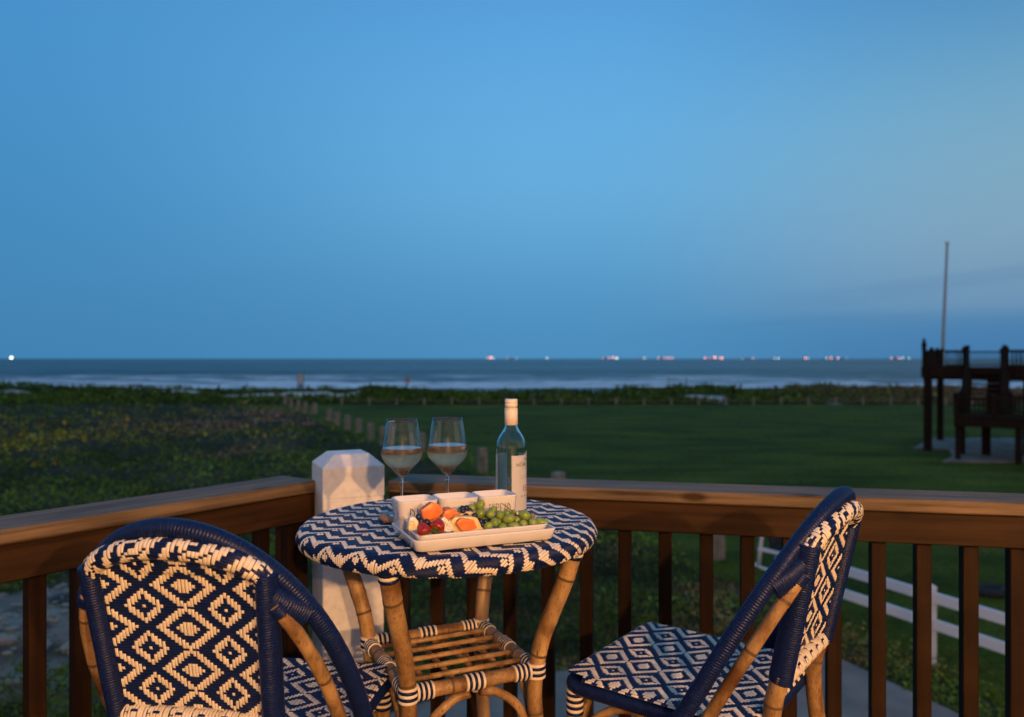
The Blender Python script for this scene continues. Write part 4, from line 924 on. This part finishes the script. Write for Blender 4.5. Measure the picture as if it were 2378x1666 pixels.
for (cx, cy, t) in ((530, 482, .028), (562, 530, .022), (632, 540, .026), (600, 572, .018), (625, 590, .03), (575, 590, .026)): berry(cx, cy, t, 40, 'dark blueberry in the clump left of the strawberries', 'blueberries left of the strawberries')
for (cx, cy, t) in ((1065, 375, .060), (1112, 372, .064), (1150, 402, .060), (1070, 408, .054), (1175, 385, .07), (1115, 408, .066)): berry(cx, cy, t, 38, 'dark blueberry in the cluster heaped before the middle bowl', 'blueberries before the middle bowl')
for (cx, cy, t) in ((1110, 470, .044), (1212, 465, .040), (1290, 535, .040), (1345, 540, .034), (1305, 575, .030), (1250, 520, .05), (1400, 535, .05)): berry(cx, cy, t, 38, 'dark blueberry tucked between the melon chunks and the grapes', 'blueberries beside the grapes')
for (cx, cy, t) in ((775, 530, .04), (680, 560, .04)): berry(cx, cy, t, 34, 'dark blueberry just behind the strawberries', 'blueberries behind the strawberries')
def chunk(name, m, pts, t, depth, lab, cat, seedv=1):
    """solid cut piece: a faceted outline with real thickness, edges rounded"""
    random.seed(seedv); P = [on(cx, cy, t) for cx, cy in pts]; c_ = sum(P, Vector())/len(P); bm = bmesh.new()
    for p in P: bm.verts.new(p-c_)
    for p in P:
        q = (p-c_)*random.uniform(.72, .92)+t2*depth*random.uniform(.85, 1.1)+Vector((0, 0, random.uniform(-.001, .004))); bm.verts.new(q)
    bm.verts.new(-t2*depth*.22+Vector((random.uniform(-.003, .003), 0, random.uniform(-.003, .003))))
    r_ = bmesh.ops.convex_hull(bm, input=bm.verts); bmesh.ops.delete(bm, geom=[g for g in r_['geom_interior'] if isinstance(g, bmesh.types.BMVert)], context='VERTS')
    me = bpy.data.meshes.new(name); bm.to_mesh(me); bm.free(); me.materials.append(m); o = link(name, me, None, tuple(c_))
    mo = bevel(o, .0016, 3); mo.modifiers[0].limit_method = 'ANGLE'; mo.modifiers[0].angle_limit = R(20)
    sub = o.modifiers.new('sub', 'SUBSURF'); sub.levels = sub.render_levels = 1
    tx = bpy.data.textures.new('lumps', 'CLOUDS'); tx.noise_scale = .008; dm = o.modifiers.new('d', 'DISPLACE'); dm.texture = tx; dm.strength = .0016; dm.texture_coords = 'LOCAL'
    for p in me.polygons: p.use_smooth = True
    tag(o, lab, cat); return o
chunk('melon_chunk', M_melon, [(560, 400), (700, 298), (790, 330), (838, 415), (790, 480), (680, 530), (585, 500)], .038, .024, 'largest orange melon chunk, leaning on the bowl lettered DIP', 'melon', 3)
chunk('melon_chunk', M_melon, [(820, 465), (860, 400), (930, 378), (1000, 400), (1048, 465), (960, 525), (850, 520)], .048, .020, 'ragged orange melon chunk in front of the middle bowl', 'melon', 5)
chunk('melon_chunk', M_melon, [(660, 545), (740, 490), (830, 500), (835, 560), (740, 590)], .036, .016, 'small orange melon wedge tucked under the largest chunk', 'melon', 8)
chunk('melon_chunk', M_pale, [(925, 520), (985, 480), (1180, 474), (1245, 490), (1318, 625), (1300, 660), (960, 668)], .026, .018, 'broad pale yellow melon slice behind the lowest orange chunk', 'melon', 9)
chunk('melon_chunk', M_melon, [(985, 560), (1040, 500), (1130, 505), (1200, 520), (1248, 615), (1160, 650), (1050, 650)], .014, .013, 'lowest orange melon chunk at the front edge of the plate', 'melon', 11)
chunk('melon_chunk', M_pale, [(1030, 460), (1060, 415), (1180, 415), (1220, 450), (1200, 500), (1040, 500)], .052, .020, 'pale yellow melon wedge under the blueberry cluster', 'melon', 13)
chunk('fruit_wedge', M_white_fr, [(425, 500), (460, 475), (500, 490), (545, 560), (530, 640), (410, 655), (400, 600)], .020, .016, 'white fruit wedge with a yellow face at the left end of the plate', 'fruit', 15)
chunk('fruit_wedge', M_pale, [(430, 545), (480, 530), (500, 560), (480, 640), (410, 645), (405, 600)], .016, .004, 'thin yellow fruit slice lying on the leftmost white wedge', 'fruit', 16)
chunk('dragon_fruit_slice', M_white_fr, [(795, 520), (845, 478), (885, 510), (930, 560), (965, 650), (900, 672), (850, 660)], .014, .010, 'white dragon fruit slice specked with black seeds beside a strawberry', 'fruit', 17)
df = bpy.context.scene.objects.get('dragon_fruit_slice'); sdm = MB()
for k in range(26):
    u_ = random.random(); cx = 820+u_*110+random.uniform(-28, 28); cy = 520+u_*130+random.uniform(-25, 18)
    p = on(cx, cy, .0115)-df.location; sdm.lathe([(1e-4, -.0006), (.0006, 0), (1e-4, .0006)], 5, Matrix.Translation(p))
tag(sdm.build('seeds', M_black, df), kind='stuff')
chunk('melon_chunk', M_pale, [(900, 520), (930, 530), (985, 640), (960, 665), (930, 600)], .020, .010, 'thin pale melon slice between the dragon fruit and the broad slice', 'melon', 19)
def strawberry(cx, cy, t, L_, tilt, lab):
    s_ = thing('strawberry', lab, 'strawberry', tuple(on(cx, cy, t))); Mx = Matrix.Rotation(R(tilt[0]), 4, 'Y') @ Matrix.Rotation(R(tilt[1]), 4, 'X')
    prof = [(.001, -.62), (.16, -.58), (.33, -.36), (.44, -.08), (.50, .16), (.46, .34), (.30, .42), (.05, .38)]
    MB().lathe([(a*L_, b*L_) for a, b in prof], 20, Mx).build('flesh', M_straw, s_)
    b_ = MB()
    for k in range(90):
        z_ = random.uniform(-.55, .36); r_ = np.interp(z_, [p[1] for p in prof[:7]], [p[0] for p in prof[:7]]); a = random.uniform(0, 6.28)
        b_.lathe([(1e-4, -.0006), (.0005, 0), (1e-4, .0006)], 5, Mx @ Matrix.Translation((r_*L_*math.cos(a), r_*L_*math.sin(a), z_*L_)))
    tag(b_.build('seeds', M_seed, s_), kind='stuff')
    b_ = MB()
    for k in range(9):
        a = k*.698+random.uniform(-.1, .1); ca, sa = math.cos(a), math.sin(a)
        pts = [(0, 0, .40), (.22*ca-.09*sa, .22*sa+.09*ca, .46), (.52*ca, .52*sa, .34+random.uniform(-.1, .12)), (.22*ca+.09*sa, .22*sa-.09*ca, .46)]
        b_.add([Mx @ Vector([q*L_ for q in p]) for p in pts], [(0, 1, 2, 3)])
    b_.tube([Mx @ Vector((0, 0, .4*L_)), Mx @ Vector((.02*L_, 0, .62*L_))], .0009, 6); b_.build('hull', M_hull, s_, False)
strawberry(590, 635, .012, .026, (150, 30), 'red strawberry at the front left of the plate')
strawberry(765, 590, .016, .030, (-150, 55), 'larger red strawberry with its leafy hull facing the viewer')

# ------------------------------------------------------------------ wine glasses and bottle
def cut(prof, z):   # inner radius at z
    for (r0, z0), (r1, z1) in zip(prof, prof[1:]):
        if z0 <= z <= z1: return r0+(r1-r0)*(z-z0)/(z1-z0)
IN = [(.0006, .0815), (.006, .0835), (.0205, .101), (.0365, .117), (.0425, .127), (.0447, .136), (.0442, .146), (.0415, .164), (.0382, .184), (.0330, .2115)]
def fine(prof, n=40):
    pts = spline([(r, 0, z) for r, z in prof], n); return [(max(p.x, 1e-4), p.z) for p in pts]
INF = fine(IN)
def glass(px, d, wz, lab, straw):
    X = sx(px, d); g_ = thing('wine_glass', lab, 'wine glass', (X, d, TZ+.012))
    out_ = [(r+.0011, z-.0006) for r, z in INF]
    out_[0] = (.0052, .0775)
    base = [(1e-4, 0), (.0330, 0), (.0340, .0009), (.0325, .0018), (.015, .0034), (.0062, .0062), (.0038, .012), (.0034, .030), (.0034, .055), (.0038, .067)]
    prof = base+[(.0044, .073)]+out_+[(INF[-1][0]+.0006, INF[-1][1]+.0005)]+INF[::-1]
    MB().lathe(prof, 64).build('glass_body', M_glass, g_)
    wp_ = [(r+.0002, z-.0001) for r, z in INF if z < wz]; rw = cut(INF, wz); wp_ += [(rw+.0002, wz), (rw*.7, wz-.0003), (1e-4, wz-.0003)]
    MB().lathe([(1e-4, INF[0][1]-.0001)]+wp_, 64).build('wine', M_wine, g_)
    p = Vector((X, d, TZ+.012)); b_ = MB(); random.seed(px)
    for k in range(3):
        Mx = Matrix.Translation((random.uniform(-.003, .006), random.uniform(-.003, .003), .0945+k*.0018)) @ Matrix.Rotation(R(random.uniform(60, 110)), 4, 'Y') @ Matrix.Rotation(R(random.uniform(0, 90)), 4, 'X') @ Matrix.Diagonal((1, .55, 1, 1))
        b_.lathe([(a*.016, b*.016) for a, b in [(.001, -.5), (.25, -.36), (.42, -.08), (.45, .2), (.2, .38), (.02, .36)]], 14, Mx)
    f_ = b_.build('sunken_strawberry', M_straw, g_)
    if straw:
        Mx = Matrix.Translation((.030, -.012, wz-.004)) @ Matrix.Rotation(R(75), 4, 'Y') @ Matrix.Diagonal((.3, .6, 1, 1)); MB().lathe([(a*.024, b*.024) for a, b in [(.001, -.5), (.25, -.36), (.42, -.08), (.45, .2), (.2, .38), (.02, .36)]], 16, Mx).build('floating_strawberry', M_straw, g_)
    co = MB().lathe([(1e-4, 0), (.048, 0), (.050, .002), (.050, .0085), (.048, .0105), (1e-4, .0105)], 40).build('coaster', M_cork, None, True, (X, d, TZ+.0008))
    tag(co, 'round wooden coaster under the '+('left' if straw else 'right')+' wine glass', 'coaster', 'coasters under the wine glasses')
glass(933.5, 1.72, .148, 'stemmed wine glass beside the white post, half full, with a strawberry slice floating', True)
glass(1039, 1.755, .151, 'stemmed wine glass standing nearer the bottle, half full of pale wine', False)
bd = 1.742; bt_ = thing('wine_bottle', 'clear glass white wine bottle with cream screw cap and two paper labels', 'bottle', (sx(1187, bd), bd, TZ+.001))
RB = .0345
bo_ = fine([(RB, .012), (RB, .09), (RB, .150), (.0338, .163), (.0305, .176), (.0245, .187), (.0185, .196), (.0146, .205), (.0135, .215), (.0132, .262)], 60)
out_ = [(1e-4, .006), (.020, .003), (.030, 0), (.0335, .002), (RB, .008)]+bo_[1:]
inn = [(max(r-.0022, 1e-4), z) for r, z in bo_[1:]][::-1]+[(RB-.003, .012), (.028, .010), (1e-4, .016)]
MB().lathe(out_+inn, 64).build('bottle_body', M_bglass, bt_)
cap_ = MB().lathe([(1e-4, .2672), (.0132, .2672), (.0142, .2660), (.0142, .2625), (.0146, .262), (.0146, .2595), (.0142, .259), (.0142, .256), (.0147, .2555), (.0147, .2525), (.0143, .252), (.0143, .2492), (.0139, .249), (.0139, .2478), (.0147, .2476), (.0149, .2440), (.0145, .2435), (.0146, .2420), (.0150, .2415), (.0150, .2090), (.0140, .2088)], 48)
cap_.build('screw_cap', M_cap_metal, bt_)
MB().lathe([(.0143, .2477), (.0150, .24765), (.0150, .2483), (.0143, .2484)], 48).build('cap_seam', M_ink, bt_)
def patch(a0, a1, z0, z1, r, nz=14, top=None):
    b_ = MB(); na = 40; vs = []
    for i in range(na+1):
        a = a0+(a1-a0)*i/na; zt_ = z1+(top(a) if top else 0)
        for j in range(nz+1): z_ = z0+(zt_-z0)*j/nz; vs.append((r*math.sin(a), -r*math.cos(a), z_))
    b_.add(vs, [(i*(nz+1)+j, (i+1)*(nz+1)+j, (i+1)*(nz+1)+j+1, i*(nz+1)+j+1) for i in range(na) for j in range(nz)]); return b_
def crest(a): return .009*max(0, 1-abs(a-R(88))/R(30))+.002*math.sin(a*31)*max(0, 1-abs(a-R(88))/R(34))
fl = patch(R(2), R(152), .020, .1425, RB+.0004, top=crest).build('front_label', M_label, bt_)
patch(R(-164), R(-62), .020, .1425, RB+.0004).build('back_label', M_label, bt_)
def text_on(body, size, a_c, z_, m, name, align='LEFT', font_shear=0):
    cu = bpy.data.curves.new(name, 'FONT'); cu.body = body; cu.size = size; cu.align_x = align; cu.resolution_u = 3
    tmp = bpy.data.objects.new('t', cu); COL.objects.link(tmp); dg = bpy.context.evaluated_depsgraph_get(); dg.update(); me = bpy.data.meshes.new_from_object(tmp.evaluated_get(dg)); bpy.data.objects.remove(tmp)
    bm = bmesh.new(); bm.from_mesh(me); bmesh.ops.triangulate(bm, faces=bm.faces); bmesh.ops.subdivide_edges(bm, edges=[e for e in bm.edges if e.calc_length() > .0016], cuts=2); 
    for v in bm.verts: a = a_c+v.co.x/RB; r_ = RB+.0007; v.co = Vector((r_*math.sin(a), -r_*math.cos(a), z_+v.co.y))
    bm.to_mesh(me); bm.free(); me.materials.clear(); me.materials.append(m); return link(name, me, fl)
text_on('NOBLE VINES', .0105, R(19), .1180, M_ink, 'name_lettering')
text_on('152', .0185, R(43), .0625, M_red_ink, 'number_lettering')
text_on('COLLECTION', .0030, R(44), .1125, M_grey_ink, 'small_lettering')
text_on('PINOT GRIGIO', .0036, R(37), .0500, M_ink, 'grape_lettering')
b_ = MB()
for pts in ([(30, .131), (34, .133), (38, .130), (42, .134), (47, .129), (52, .136), (56, .140), (60, .136), (66, .144), (72, .147), (80, .143), (88, .150)], [(48, .128), (54, .130), (58, .127), (63, .134), (70, .131), (76, .138), (84, .134)], [(58, .143), (62, .136), (66, .139), (71, .132)], [(66, .1435), (69, .137), (74, .140), (78, .134)]):
    b_.tube([((RB+.0006)*math.sin(R(a)), -(RB+.0006)*math.cos(R(a)), z_-.004) for a, z_ in pts], .00035, 5)
b_.build('mountain_drawing', M_grey_ink, fl)
for k, z_ in enumerate((.098, .0945, .091)):
    text_on(('We love to bring wine', 'and friends together', 'at the table'), .0, 0, 0, M_ink, 'x') if False else None
    b_ = MB()
    for q in range(9): a0 = R(36+q*6.0+(k % 2)); b_.tube([((RB+.0006)*math.sin(a), -(RB+.0006)*math.cos(a), z_) for a in (a0, a0+R(4))], .00018, 4)
    b_.build('fine_print', M_grey_ink, fl)
b_ = MB()
for q in range(22): z_ = .128-q*.0019; b_.tube([((RB+.0006)*math.sin(a), -(RB+.0006)*math.cos(a), z_) for a in (R(-78), R(-68))], .00022, 4)
b_.build('back_print', M_grey_ink, bt_)
